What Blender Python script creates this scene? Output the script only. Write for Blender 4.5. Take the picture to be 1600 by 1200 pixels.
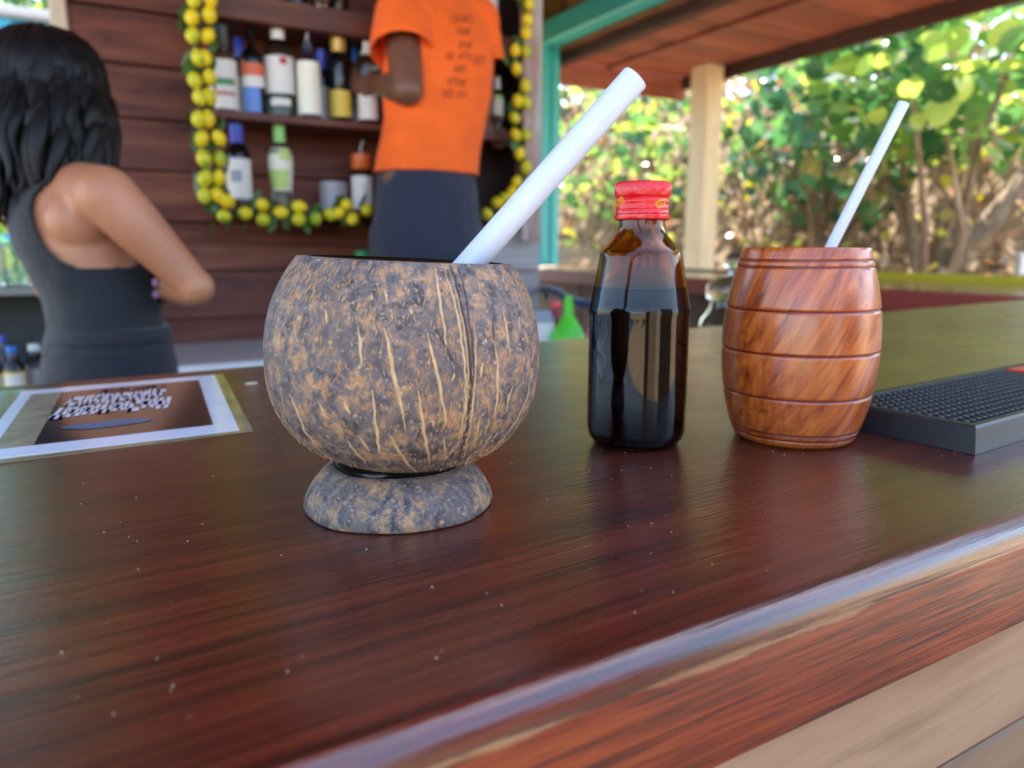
import bpy, bmesh, math, random
from mathutils import Vector, Matrix, Quaternion
from mathutils.bvhtree import BVHTree

random.seed(7)
for o in list(bpy.data.objects):
    bpy.data.objects.remove(o)
S = bpy.context.scene
COL = S.collection
V = Vector
R = math.radians

# ------------------------------------------------------------------ camera, sky, sun, exposure
FPX, PITCH, YAW = 1150.0, math.atan(210 / 1150), R(30)
BAR_Z = 1.05
CAM = V((0, 0, BAR_Z + 0.115))
cd = bpy.data.cameras.new('camera')
cd.sensor_width = 36.0
cd.lens = FPX / 1600 * 36.0
cd.clip_start = 0.01
cd.clip_end = 300
cd.dof.use_dof = True
cd.dof.focus_distance = 0.345
cd.dof.aperture_fstop = 8.0
cam = bpy.data.objects.new('camera', cd)
COL.objects.link(cam)
cam.location = CAM
cam.rotation_euler = (math.pi / 2 - PITCH, 0, -YAW)
S.camera = cam

SUN_AZ = V((0.86, 0.50, 0)).normalized()      # horizontal direction towards the sun
SUN_EL = R(56)
world = bpy.data.worlds.new('sky')
S.world = world
world.use_nodes = True
wn = world.node_tree
sky = wn.nodes.new('ShaderNodeTexSky')
sky.sky_type = 'NISHITA'
sky.sun_disc = False
sky.sun_elevation = SUN_EL
sky.sun_rotation = math.atan2(SUN_AZ.x, SUN_AZ.y)
sky.air_density = 1.0
sky.dust_density = 1.6
bg = wn.nodes['Background']
wn.links.new(sky.outputs[0], bg.inputs[0])
bg.inputs[1].default_value = 0.30
ld = bpy.data.lights.new('sun', 'SUN')
ld.energy = 6.5
ld.angle = R(0.6)
ld.color = (1, 0.95, 0.86)
sun = bpy.data.objects.new('sun', ld)
COL.objects.link(sun)
sd = (SUN_AZ * math.cos(SUN_EL) + V((0, 0, math.sin(SUN_EL)))).normalized()
sun.rotation_euler = sd.to_track_quat('Z', 'Y').to_euler()
sun.location = (8, 6, 10)
S.view_settings.view_transform = 'Standard'
S.view_settings.look = 'None'
S.view_settings.gamma = 1
S.view_settings.use_curve_mapping = False
S.view_settings.exposure = 1.65

# ------------------------------------------------------------------ measuring helpers
RT = V((math.cos(YAW), -math.sin(YAW), 0))
FH = V((math.sin(YAW), math.cos(YAW), 0))
UP = V((0, 0, 1))
FW = FH * math.cos(PITCH) - UP * math.sin(PITCH)
CU = FH * math.sin(PITCH) + UP * math.cos(PITCH)
def ray(px, py): return RT * ((px - 800) / FPX) - CU * ((py - 600) / FPX) + FW
def dep(px, py, t): return CAM + ray(px, py) * t
def onz(px, py, z=BAR_Z):
    d = ray(px, py); return CAM + d * ((z - CAM.z) / d.z)
def ony(px, py, y):
    d = ray(px, py); return CAM + d * (y / d.y)
def proj(p):
    p = V(p) - CAM; f = p.dot(FW)
    return 800 + FPX * p.dot(RT) / f, 600 - FPX * p.dot(CU) / f, f
def zfor(cx, cy, r, py):
    """height at which the near side of an upright round thing is seen at row py"""
    k = 1 - r / math.hypot(cx, cy)
    lo, hi = 0.0, 3.0
    for _ in range(40):
        m = (lo + hi) / 2
        if proj((cx * k, cy * k, m))[1] > py: lo = m
        else: hi = m
    return lo

# ------------------------------------------------------------------ materials
def lin(c):
    return tuple(((x / 12.92) if x <= 0.04045 else ((x + 0.055) / 1.055) ** 2.4) for x in c[:3]) + (1,)
def hx(s):
    s = s.lstrip('#'); return lin([int(s[i:i + 2], 16) / 255 for i in (0, 2, 4)])
class NT:
    def __init__(self, name):
        self.m = bpy.data.materials.new(name); self.m.use_nodes = True
        self.t = self.m.node_tree; self.b = self.t.nodes['Principled BSDF']
    def n(self, kind, **kw):
        nd = self.t.nodes.new(kind)
        for k, v in kw.items():
            if k in nd.inputs.keys(): nd.inputs[k].default_value = v
            else: setattr(nd, k, v)
        return nd
    def l(self, a, b): self.t.links.new(a, b)
    def set(self, **kw):
        for k, v in kw.items(): self.b.inputs[k.replace('_', ' ')].default_value = v
def coords(N, scale=(1, 1, 1), rot=(0, 0, 0), rnd=True):
    tc = N.n('ShaderNodeTexCoord'); mp = N.n('ShaderNodeMapping'); ms = N.n('ShaderNodeMapping')
    mp.inputs['Rotation'].default_value = rot; ms.inputs['Scale'].default_value = scale; N.l(mp.outputs[0], ms.inputs[0])
    if rnd:
        oi = N.n('ShaderNodeObjectInfo'); ml = N.n('ShaderNodeMath', operation='MULTIPLY'); ml.inputs[1].default_value = 40
        N.l(oi.outputs['Random'], ml.inputs[0])
        ad = N.n('ShaderNodeVectorMath', operation='ADD')
        N.l(tc.outputs['Object'], ad.inputs[0]); N.l(ml.outputs[0], ad.inputs[1]); N.l(ad.outputs[0], mp.inputs[0])
    else: N.l(tc.outputs['Object'], mp.inputs[0])
    return ms.outputs[0]
def ramp(N, fac, stops):
    r = N.n('ShaderNodeValToRGB'); e = r.color_ramp.elements
    while len(e) < len(stops): e.new(0.5)
    for i, (p, c) in enumerate(stops): e[i].position = p; e[i].color = c
    N.l(fac, r.inputs[0]); return r.outputs[0]
def noise(N, vec, scale, detail=4, rough=0.55, dist=0.0):
    n = N.n('ShaderNodeTexNoise'); n.inputs['Scale'].default_value = scale; n.inputs['Detail'].default_value = detail
    n.inputs['Roughness'].default_value = rough; n.inputs['Distortion'].default_value = dist
    N.l(vec, n.inputs['Vector']); return n.outputs['Fac']
def bump(N, h, strength=0.3, dist=0.002):
    b = N.n('ShaderNodeBump'); b.inputs['Strength'].default_value = strength; b.inputs['Distance'].default_value = dist
    N.l(h, b.inputs['Height']); N.l(b.outputs[0], N.b.inputs['Normal'])
def mixc(N, f, a, b):
    m = N.n('ShaderNodeMix', data_type='RGBA')
    if isinstance(f, (int, float)): m.inputs[0].default_value = f
    else: N.l(f, m.inputs[0])
    for s, x in ((6, a), (7, b)):
        if isinstance(x, tuple): m.inputs[s].default_value = x
        else: N.l(x, m.inputs[s])
    return m.outputs[2]
def plain(name, c, rough=0.5, metal=0.0, vary=0.12, nscale=25, bs=0.0, bscale=200, coat=0.0, spec=0.5, **kw):
    N = NT(name); c = hx(c) if isinstance(c, str) else c
    v = coords(N, rnd=False)
    f = noise(N, v, nscale)
    dk = tuple(x * (1 - vary) for x in c[:3]) + (1,); lt = tuple(min(1, x * (1 + vary)) for x in c[:3]) + (1,)
    N.l(ramp(N, f, [(0.3, dk), (0.7, lt)]), N.b.inputs['Base Color'])
    N.set(Roughness=rough, Metallic=metal, Coat_Weight=coat, Specular_IOR_Level=spec)
    if bs: bump(N, noise(N, v, bscale), bs)
    for k, x in kw.items(): N.b.inputs[k.replace('_', ' ')].default_value = x
    return N.m
def wood(name, cols, scale=(2, 30, 30), rot=(0, 0, 0), rough=0.5, coat=0.0, bs=0.3, bd=0.002, detail=6, vary=0.25, rnd=True, dist=0.6, rough_var=0.0, spec=0.5, coat_rough=0.1):
    """grain stretched along the axis with the small scale value"""
    N = NT(name); v = coords(N, scale, rot, rnd)
    f = noise(N, v, 1.0, detail, 0.62, dist)
    k = len(cols); st = [(0.28 + 0.44 * i / (k - 1), hx(c)) for i, c in enumerate(cols)]
    c = ramp(N, f, st)
    g = N.n('ShaderNodeObjectInfo'); mr = N.n('ShaderNodeMapRange'); mr.inputs[3].default_value = 1 - vary; mr.inputs[4].default_value = 1 + vary
    N.l(g.outputs['Random'], mr.inputs[0])
    hs = N.n('ShaderNodeHueSaturation'); N.l(mr.outputs[0], hs.inputs['Value']); N.l(c, hs.inputs['Color'])
    N.l(hs.outputs[0], N.b.inputs['Base Color'])
    N.set(Roughness=rough, Coat_Weight=coat, Coat_Roughness=coat_rough, Specular_IOR_Level=spec)
    if rough_var:
        m2 = N.n('ShaderNodeMapRange'); m2.inputs[3].default_value = rough - rough_var; m2.inputs[4].default_value = rough + rough_var
        N.l(f, m2.inputs[0]); N.l(m2.outputs[0], N.b.inputs['Roughness'])
    if bs: bump(N, f, bs, bd)
    return N.m
def glass(name, c, rough=0.02, ior=1.48):
    N = NT(name); v = coords(N, rnd=False); f = noise(N, v, 9)
    c = hx(c); N.l(ramp(N, f, [(0.2, tuple(x * 0.92 for x in c[:3]) + (1,)), (0.8, c)]), N.b.inputs['Base Color'])
    N.set(Roughness=rough, IOR=ior, Transmission_Weight=1.0); return N.m
def leafmat(name, stops, rough=0.35, trans=0.35):
    N = NT(name); g = N.n('ShaderNodeNewGeometry'); oi = N.n('ShaderNodeObjectInfo')
    ad = N.n('ShaderNodeMath', operation='ADD'); N.l(g.outputs['Random Per Island'], ad.inputs[0]); N.l(oi.outputs['Random'], ad.inputs[1])
    fr = N.n('ShaderNodeMath', operation='FRACT'); N.l(ad.outputs[0], fr.inputs[0])
    c = ramp(N, fr.outputs[0], [(p, hx(x)) for p, x in stops])
    N.l(c, N.b.inputs['Base Color']); N.set(Roughness=rough)
    tr = N.n('ShaderNodeBsdfTranslucent'); hs = N.n('ShaderNodeHueSaturation'); hs.inputs['Value'].default_value = 1.5; hs.inputs['Saturation'].default_value = 1.1; hs.inputs['Hue'].default_value = 0.48
    N.l(c, hs.inputs['Color']); N.l(hs.outputs[0], tr.inputs[0])
    ms = N.n('ShaderNodeMixShader'); ms.inputs[0].default_value = trans
    out = N.t.nodes['Material Output']
    N.l(N.b.outputs[0], ms.inputs[1]); N.l(tr.outputs[0], ms.inputs[2]); N.l(ms.outputs[0], out.inputs[0])
    return N.m

M = {}
def bar_material(name, cols, rough, coat, bstr, contrast, worn):
    """varnished timber: fine grain along the bar, brushed varnish, scuffs; worn = tan wear along the nosing"""
    N = NT(name)
    rot = (0, 0, R(-2))
    f = noise(N, coords(N, (7, 330, 330), rot, False), 1.0, 6, 0.62, 0.3)
    fb = noise(N, coords(N, (2.2, 60, 60), rot, False), 1.0, 4, 0.6, 0.4)
    f2 = noise(N, coords(N, (16, 640, 640), rot, False), 1.0, 3, 0.6)
    v3 = coords(N, (1, 1, 1), (0, 0, 0), False)
    big = noise(N, v3, 6, 5, 0.6)
    mx = N.n('ShaderNodeMath', operation='MULTIPLY_ADD'); mx.inputs[1].default_value = contrast; N.l(f, mx.inputs[0])
    m0 = N.n('ShaderNodeMath', operation='MULTIPLY'); m0.inputs[1].default_value = 1 - contrast; N.l(fb, m0.inputs[0]); N.l(m0.outputs[0], mx.inputs[2])
    k = len(cols)
    c = ramp(N, mx.outputs[0], [(0.38 + 0.23 * i / (k - 1), hx(x)) for i, x in enumerate(cols)])
    c = mixc(N, ramp(N, f2, [(0.30, (0.6, 0.6, 0.6, 1)), (0.42, (0, 0, 0, 1))]), c, hx('1c0a08'))
    c = mixc(N, ramp(N, big, [(0.40, (0, 0, 0, 1)), (0.72, (0.5, 0.5, 0.5, 1))]), c, hx(worn[0]))
    if worn[1]:
        sx = N.n('ShaderNodeSeparateXYZ'); N.l(v3, sx.inputs[0])
        d = N.n('ShaderNodeMath', operation='SUBTRACT'); d.inputs[1].default_value = 1.0392; N.l(sx.outputs[2], d.inputs[0])
        a = N.n('ShaderNodeMath', operation='ABSOLUTE'); N.l(d.outputs[0], a.inputs[0])
        n2 = noise(N, coords(N, (14, 60, 60), (0, 0, 0), False), 1.0, 5, 0.65)
        w = N.n('ShaderNodeMath', operation='MULTIPLY_ADD'); w.inputs[1].default_value = 90.0; N.l(a.outputs[0], w.inputs[0])
        ng = N.n('ShaderNodeMath', operation='SUBTRACT'); ng.inputs[0].default_value = 0.75; N.l(n2, ng.inputs[1]); N.l(ng.outputs[0], w.inputs[2])
        c = mixc(N, ramp(N, w.outputs[0], [(0.22, (0.7, 0.7, 0.7, 1)), (0.34, (0, 0, 0, 1))]), c, hx('94704e'))
    N.l(c, N.b.inputs['Base Color'])
    N.set(Coat_Weight=coat, Coat_Roughness=0.19, Coat_IOR=1.55, Specular_IOR_Level=0.5)
    m2 = N.n('ShaderNodeMapRange'); m2.inputs[1].default_value = 0.3; m2.inputs[2].default_value = 0.7
    m2.inputs[3].default_value = rough - 0.07; m2.inputs[4].default_value = rough + 0.1
    N.l(big, m2.inputs[0]); N.l(m2.outputs[0], N.b.inputs['Roughness'])
    ad = N.n('ShaderNodeMath', operation='MULTIPLY_ADD'); ad.inputs[1].default_value = 0.8
    N.l(f, ad.inputs[0]); N.l(f2, ad.inputs[2])
    b = N.n('ShaderNodeBump'); b.inputs['Strength'].default_value = bstr; b.inputs['Distance'].default_value = 0.0006
    N.l(ad.outputs[0], b.inputs['Height']); N.l(b.outputs[0], N.b.inputs['Normal']); N.l(b.outputs[0], N.b.inputs['Coat Normal'])
    return N.m
M['bar_top'] = bar_material('bar_top', ['260a07', '42120b', '561c10', '642614'], 0.3, 0.8, 0.42, 0.62, ('40190f', True))
M['bar_edge'] = bar_material('bar_edge', ['220906', '4e1a09', '75290b', '7f3812'], 0.45, 0.08, 0.6, 0.7, ('4e1e10', True))
M['bar_front'] = wood('bar_front', ['5e4836', '7c6049', '8d735c', '6b523d'], (2.0, 14, 14), (0, R(6), 0), 0.7, bs=0.1)
M['wall_plank'] = wood('wall_plank', ['341610', '632c1c', '7d4029', '8a6247'], (1.6, 14, 14), (0, 0, 0), 0.62, bs=0.3, bd=0.004, vary=0.3, dist=1.4)
M['wall_back'] = plain('wall_back', '1e0f0b', 0.9)
M['shelf_wood'] = wood('shelf_wood', ['35180f', '55291a', '6a3c24'], (2, 25, 25), (0, 0, 0), 0.55, bs=0.2)
M['dark_board'] = wood('dark_board', ['1e1110', '2c1917', '382220'], (30, 30, 2), (0, 0, 0), 0.6, bs=0.2)  # shade put into the colour of the shelf's end boards; also the step's wood
M['pale_board'] = wood('pale_board', ['8d8280', 'a79d98', '8a6a62', 'b5aca8'], (25, 25, 2), (0, 0, 0), 0.7, bs=0.2)
M['grey_board'] = wood('grey_board', ['8c8484', 'a49d9c', 'aaa3a3'], (2, 25, 25), (0, 0, 0), 0.7, bs=0.2)
M['beige_trim'] = wood('beige_trim', ['9a8a76', 'b3a28c', 'bfb09b'], (30, 30, 3), (0, 0, 0), 0.7, bs=0.2)
M['ceiling_wood'] = wood('ceiling_wood', ['4a2a1a', '6a4026', '7a5030'], (2, 20, 20), (0, 0, 0), 0.7, bs=0.2)
M['gable_wood'] = wood('gable_wood', ['6d5030', '94703f', 'b08a55', '5a3f28'], (14, 20, 3), (0, 0, 0), 0.7, bs=0.2)
M['canopy_wood'] = wood('canopy_wood', ['7a4030', '955240', 'a4624c', '9a6a50'], (1.6, 18, 18), (0, 0, 0), 0.6, bs=0.2, vary=0.2)
M['canopy_trim'] = wood('canopy_trim', ['3a221b', '523329', '5f4034'], (18, 2, 18), (0, 0, 0), 0.7, bs=0.2)
M['teal_paint'] = plain('teal_paint', '4fd0cc', 0.38, vary=0.06, bs=0.1, bscale=60)
M['post_wood'] = wood('post_wood', ['b49a74', 'cbb48c', 'd8c39c', 'a98d68'], (25, 25, 2.2), (0, 0, 0), 0.7, bs=0.2)
M['red_fascia'] = plain('red_fascia', '8a2f25', 0.5, vary=0.15)
M['counter_top'] = wood('counter_top', ['5f3422', '7a4a30', '85573a'], (30, 2, 30), (0, 0, 0), 0.2, bs=0.05, coat=0.4)
M['yellow_paint'] = plain('yellow_paint', 'c9b52e', 0.35, vary=0.06)
M['counter_base'] = wood('counter_base', ['3e3026', '56443a', '655548'], (20, 2, 20), (0, 0, 0), 0.7, bs=0.2)
M['white_plastic'] = plain('white_plastic', 'e4e6e8', 0.4, vary=0.03)
M['white_enamel'] = plain('white_enamel', 'd9dde2', 0.3, vary=0.04)
M['grey_enamel'] = plain('grey_enamel', 'b4b0b0', 0.4, vary=0.04)
M['floor'] = wood('floor', ['5a4c40', '6e5e50', '7d6c5c'], (3, 12, 12), (0, 0, 0), 0.8, bs=0.1)
M['black_rubber'] = plain('black_rubber', '1f2226', 0.42, vary=0.1, bs=0.1)
M['rubber_nub'] = plain('rubber_nub', '2a2e34', 0.38, vary=0.1)
M['red_plastic'] = plain('red_plastic', 'd0141d', 0.32, vary=0.05, coat=0.3)
M['cap_red'] = plain('cap_red', 'd8101c', 0.3, vary=0.05, coat=0.3)
M['orange_sticker'] = plain('orange_sticker', 'ec8a1c', 0.4, vary=0.08)
M['sticker_ink'] = plain('sticker_ink', '8a2c10', 0.5)
M['amber_glass'] = glass('amber_glass', 'c8923e', 0.015, 1.44)
M['dark_liquid'] = plain('dark_liquid', '0c0306', 0.05, vary=0.2, spec=0.04)
M['black_print'] = plain('black_print', '16171c', 0.25, vary=0.1)
M['ink_dark'] = plain('ink_dark', '1a1512', 0.6)

# ------------------------------------------------------------------ mesh helpers
class G:
    def __init__(self): self.v = []; self.f = []
    def add(self, vs, fs):
        o = len(self.v); self.v += [tuple(x) for x in vs]; self.f += [tuple(i + o for i in f) for f in fs]
    def box(self, x0, x1, y0, y1, z0, z1, ch=0.0, mtx=None):
        c = ((x0 + x1) / 2, (y0 + y1) / 2, (z0 + z1) / 2); h = ((x1 - x0) / 2, (y1 - y0) / 2, (z1 - z0) / 2)
        if ch <= 0:
            vs = [V((c[0] + sx * h[0], c[1] + sy * h[1], c[2] + sz * h[2])) for sx in (-1, 1) for sy in (-1, 1) for sz in (-1, 1)]
            fs = [(0, 1, 3, 2), (4, 6, 7, 5), (0, 4, 5, 1), (2, 3, 7, 6), (0, 2, 6, 4), (1, 5, 7, 3)]
        else:
            ch = min(ch, min(h) * 0.9); idx = {}; vs = []; fs = []
            for sx in (-1, 1):
                for sy in (-1, 1):
                    for sz in (-1, 1):
                        for a in range(3):
                            s = (sx, sy, sz)
                            p = [c[i] + s[i] * (h[i] if i == a else h[i] - ch) for i in range(3)]
                            idx[(sx, sy, sz, a)] = len(vs); vs.append(V(p))
            for a in range(3):
                b, d = (a + 1) % 3, (a + 2) % 3
                for s in (-1, 1):
                    q = []
                    for (u, w) in ((-1, -1), (1, -1), (1, 1), (-1, 1)):
                        k = [0, 0, 0]; k[a] = s; k[b] = u; k[d] = w; q.append(idx[(*k, a)])
                    fs.append(tuple(q if s > 0 else q[::-1]))
                for u in (-1, 1):
                    for w in (-1, 1):
                        k0 = [0, 0, 0]; k0[b] = u; k0[d] = w
                        k0[a] = -1; k1 = list(k0); k1[a] = 1
                        q = [idx[(*k0, b)], idx[(*k1, b)], idx[(*k1, d)], idx[(*k0, d)]]
                        fs.append(tuple(q if u * w > 0 else q[::-1]))
            for sx in (-1, 1):
                for sy in (-1, 1):
                    for sz in (-1, 1):
                        q = (idx[(sx, sy, sz, 0)], idx[(sx, sy, sz, 1)], idx[(sx, sy, sz, 2)])
                        fs.append(q if sx * sy * sz > 0 else q[::-1])
        if mtx: vs = [mtx @ x for x in vs]
        self.add(vs, fs); return self
    def lathe(self, prof, seg=32, c=(0, 0, 0), mtx=None, closed=False, arc=None, wob=None):
        vs = []; n = len(prof); full = arc is None; a0, a1 = arc or (0, 2 * math.pi)
        m = seg if full else seg + 1
        for i in range(m):
            a = a0 + (a1 - a0) * i / seg
            for j, (r, z) in enumerate(prof):
                rr = r + (wob(a, j) if wob else 0)
                vs.append(V((c[0] + rr * math.cos(a), c[1] + rr * math.sin(a), c[2] + z)))
        fs = []
        for i in range(seg):
            i2 = (i + 1) % m
            for j in range(n - 1 if not closed else n):
                j2 = (j + 1) % n
                if prof[j][0] < 1e-7 and prof[j2][0] < 1e-7: continue
                fs.append((i * n + j, i2 * n + j, i2 * n + j2, i * n + j2))
        if mtx: vs = [mtx @ x for x in vs]
        self.add(vs, fs); return self
    def tube(self, pts, rad, seg=8, caps=True, flat=1.0):
        pts = [V(p) for p in pts]; n = len(pts)
        rad = rad if isinstance(rad, (list, tuple)) else [rad] * n
        t0 = (pts[1] - pts[0]).normalized(); ref = V((0, 0, 1)) if abs(t0.z) < 0.9 else V((1, 0, 0))
        nx = t0.cross(ref).normalized(); vs = []
        for i in range(n):
            t = (pts[min(i + 1, n - 1)] - pts[max(i - 1, 0)]).normalized()
            nx = (nx - t * nx.dot(t)).normalized(); ny = t.cross(nx)
            for k in range(seg):
                a = 2 * math.pi * k / seg
                vs.append(pts[i] + nx * (math.cos(a) * rad[i]) + ny * (math.sin(a) * rad[i] * flat))
        fs = [(i * seg + k, i * seg + (k + 1) % seg, (i + 1) * seg + (k + 1) % seg, (i + 1) * seg + k) for i in range(n - 1) for k in range(seg)]
        if caps:
            fs.append(tuple(range(seg))[::-1]); fs.append(tuple((n - 1) * seg + k for k in range(seg)))
        self.add(vs, fs); return self
    def ball(self, c, r, seg=12, rings=8, mtx=None):
        r = r if isinstance(r, (tuple, list)) else (r, r, r); vs = []; fs = []
        vs.append(V((0, 0, -r[2])))
        for i in range(1, rings):
            a = -math.pi / 2 + math.pi * i / rings
            for k in range(seg):
                b = 2 * math.pi * k / seg; vs.append(V((r[0] * math.cos(a) * math.cos(b), r[1] * math.cos(a) * math.sin(b), r[2] * math.sin(a))))
        vs.append(V((0, 0, r[2]))); top = len(vs) - 1
        for k in range(seg):
            k2 = (k + 1) % seg
            fs.append((0, 1 + k2, 1 + k)); fs.append((top, top - seg + k, top - seg + k2))
            for i in range(rings - 2): fs.append((1 + i * seg + k, 1 + i * seg + k2, 1 + (i + 1) * seg + k2, 1 + (i + 1) * seg + k))
        if mtx: vs = [mtx @ x for x in vs]
        self.add([x + V(c) for x in vs], fs); return self
    def loft(self, rings, seg=28, p=2.3):
        """rings: (centre, half lateral, half depth, lateral dir, depth dir)"""
        vs = []
        for (c, a, b, dl, dd) in rings:
            for k in range(seg):
                t = 2 * math.pi * k / seg; ct, st = math.cos(t), math.sin(t)
                vs.append(V(c) + V(dl) * (a * math.copysign(abs(ct) ** (2 / p), ct)) + V(dd) * (b * math.copysign(abs(st) ** (2 / p), st)))
        n = len(rings)
        fs = [(i * seg + k, i * seg + (k + 1) % seg, (i + 1) * seg + (k + 1) % seg, (i + 1) * seg + k) for i in range(n - 1) for k in range(seg)]
        fs.append(tuple(range(seg))[::-1]); fs.append(tuple((n - 1) * seg + k for k in range(seg)))
        self.add(vs, fs); return self
    def mesh(self, name, smooth=None):
        me = bpy.data.meshes.new(name); me.from_pydata(self.v, [], self.f); me.validate()
        bm = bmesh.new(); bm.from_mesh(me); bmesh.ops.recalc_face_normals(bm, faces=bm.faces); bm.to_mesh(me); bm.free()
        if smooth is not None:
            me.polygons.foreach_set('use_smooth', [True] * len(me.polygons))
            if smooth < 179: me.set_sharp_from_angle(angle=R(smooth))
        return me
    def build(self, name, m, parent=None, smooth=None, **props):
        me = self.mesh(name, smooth)
        return link(name, me, m, parent, **props)
def link(name, me, m=None, parent=None, **props):
    o = bpy.data.objects.new(name, me); COL.objects.link(o)
    if m is not None and me is not None and not me.materials: me.materials.append(M[m] if isinstance(m, str) else m)
    if parent: o.parent = parent; o.matrix_parent_inverse = parent.matrix_basis.inverted()
    for k, v in props.items():
        if v: o[k] = v
    return o
def thing(name, label, cat, loc=(0, 0, 0), group=None, kind=None):
    o = bpy.data.objects.new(name, None); o.empty_display_size = 0.05; COL.objects.link(o); o.location = loc
    if label: o['label'] = label
    if cat: o['category'] = cat
    if group: o['group'] = group
    if kind: o['kind'] = kind
    return o
def inst(src, name, parent, loc, rot=(0, 0, 0), scale=(1, 1, 1), m=None):
    """another object on shared mesh data, placed in the world and parented"""
    o = bpy.data.objects.new(name, src); COL.objects.link(o)
    o.location = loc; o.rotation_euler = rot; o.scale = scale
    if parent: o.parent = parent; o.matrix_parent_inverse = parent.matrix_basis.inverted()
    return o
def bake(o):
    dg = bpy.context.evaluated_depsgraph_get(); dg.update()
    me = bpy.data.meshes.new_from_object(o.evaluated_get(dg)); o.modifiers.clear(); old = o.data; o.data = me; bpy.data.meshes.remove(old); return o
def remesh(o, vox, smooth=6, disp=0.0, dscale=0.1):
    r = o.modifiers.new('r', 'REMESH'); r.mode = 'VOXEL'; r.voxel_size = vox; r.use_smooth_shade = True
    s = o.modifiers.new('s', 'SMOOTH'); s.factor = 0.5; s.iterations = smooth
    if disp:
        t = bpy.data.textures.new('folds', 'CLOUDS'); t.noise_scale = dscale
        d = o.modifiers.new('d', 'DISPLACE'); d.texture = t; d.strength = disp; d.mid_level = 0.5; d.texture_coords = 'GLOBAL'
    return bake(o)
def bvh_of(o):
    bm = bmesh.new(); bm.from_mesh(o.data); bm.transform(o.matrix_basis if o.parent is None else o.matrix_basis)
    b = BVHTree.FromBMesh(bm); bm.free(); return b
exec_later = []
# ------------------------------------------------------------------ the setting
WALL_Y = 2.66
def structure(name, g, m, parent=None, smooth=None, **kw):
    return g.build(name, m, parent, smooth, **(dict(kind='structure') if parent is None else {}), **kw)
structure('floor', G().box(-2.6, 3.6, -2.6, 4.2, -0.06, 0.0), 'floor')  # the stretch behind the camera is added as something to reflect
wb = structure('wall_back', G().box(-0.005, 1.585, WALL_Y + 0.02, WALL_Y + 0.07, 0, 2.75), 'wall_back')
k0 = -8
z = 1.165 - 0.157 * 7 - 0.066
while z < 2.75:
    z1 = min(z + 0.157, 2.75); z0 = max(z, 0.001)
    # lapped boards: the lower edge stands proud of the board below
    g = G(); y_in = WALL_Y + 0.018
    a = [(-0.004, WALL_Y - 0.010, z0), (1.584, WALL_Y - 0.010, z0), (1.584, WALL_Y + 0.008, z1 - 0.005), (-0.004, WALL_Y + 0.008, z1 - 0.005)]
    b = [(x, y_in, zz) for x, y, zz in a]
    g.add(a + b, [(0, 1, 2, 3), (7, 6, 5, 4), (0, 4, 5, 1), (1, 5, 6, 2), (2, 6, 7, 3), (3, 7, 4, 0)])
    g.build('plank', 'wall_plank', wb)
    z += 0.157
wr = structure('wall_right', G().box(1.59, 1.64, WALL_Y + 0.02, 4.15, 0, 2.75), 'wall_back')
structure('trim_1', G().box(-0.016, 0.030, WALL_Y - 0.02, WALL_Y + 0.08, 0.0, 2.75, 0.006), 'beige_trim')
cl = structure('ceiling', G().box(-2.6, 2.62, 0.15, 4.25, 2.80, 2.84), 'ceiling_wood')
for i in range(16):
    y = 0.15 + i * 0.25
    G().box(-2.6, 2.62, y + 0.004, y + 0.246, 2.765, 2.80, 0.004).build('plank', 'ceiling_wood', cl)
# gable boards above the teal frame at the far end
gb = structure('wall_gable', G().box(1.6, 2.62, 4.20, 4.24, 2.2, 2.80), 'wall_back')
for i in range(9):
    x = 1.605 + i * 0.113
    G().box(x + 0.002, x + 0.11, 4.165 - (i % 2) * 0.008, 4.2, 2.2, 2.80, 0.003).build('board', 'gable_wood', gb)
G().box(1.95, 2.03, 4.07, 4.165, 2.2, 2.80, 0.004).build('rafter', 'gable_wood', gb)

for x0, x1, m_ in ((-1.10, -0.60, 'counter_base'), (-0.60, 0.30, 'beige_trim'), (0.80, 2.70, 'counter_base')):  # unseen screens added behind the camera for the bottle and bar edge to reflect
    structure('reflection_screen', G().box(x0, x1, -2.75, -2.65, 0, 2.0, 0.01), m_)
# boards closing the gap between the teal header beam and the roof
for i in range(24):
    y = 0.2 + i * 0.163
    G().box(2.545, 2.575, y, y + 0.16, 2.502, 2.765, 0.003).build('board', 'gable_wood', gb)
# ---- teal painted frame of the side opening
tf = thing('opening_frame', 'teal painted frame post and header beam of the open side of the bar', 'frame', (2.58, 4.05, 1.06))
g = G().box(2.51, 2.57, 3.99, 4.11, 1.062, 2.40, 0.006)
g.box(2.57, 2.587, 4.005, 4.11, 1.062, 2.40).box(2.587, 2.647, 3.99, 4.11, 1.062, 2.40, 0.006)
g.build('post', 'teal_paint', tf)
G().box(2.50, 2.62, -0.7, 4.11, 2.372, 2.50, 0.008).build('header_beam', 'teal_paint', tf)

# ---- canopy of red-brown planks outside the opening
ca = thing('plank_canopy', 'red-brown plank canopy above the open side, in front of the leaves', 'canopy', (3.1, 2, 2.35))
cy1 = 4.12
n = 0
y = cy1
while y > -0.7:
    G().box(2.65, 3.80, y - 0.166, y - 0.003, 2.352 + (n % 2) * 0.004, 2.38, 0.003).build('plank', 'canopy_wood', ca)
    y -= 0.169; n += 1
G().box(2.66, 3.80, 4.13, 4.16, 2.20, 2.385, 0.004).build('end_fascia', 'canopy_wood', ca)
G().box(3.76, 3.80, -0.7, 4.13, 2.27, 2.35, 0.004).build('edge_batten', 'canopy_trim', ca)
G().box(2.66, 2.73, -0.7, 4.13, 2.29, 2.35, 0.004).build('edge_batten', 'canopy_trim', ca)
G().box(2.624, 2.648, -0.7, 3.98, 2.36, 2.45, 0.003).build('ledger', 'gable_wood', ca)
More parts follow.
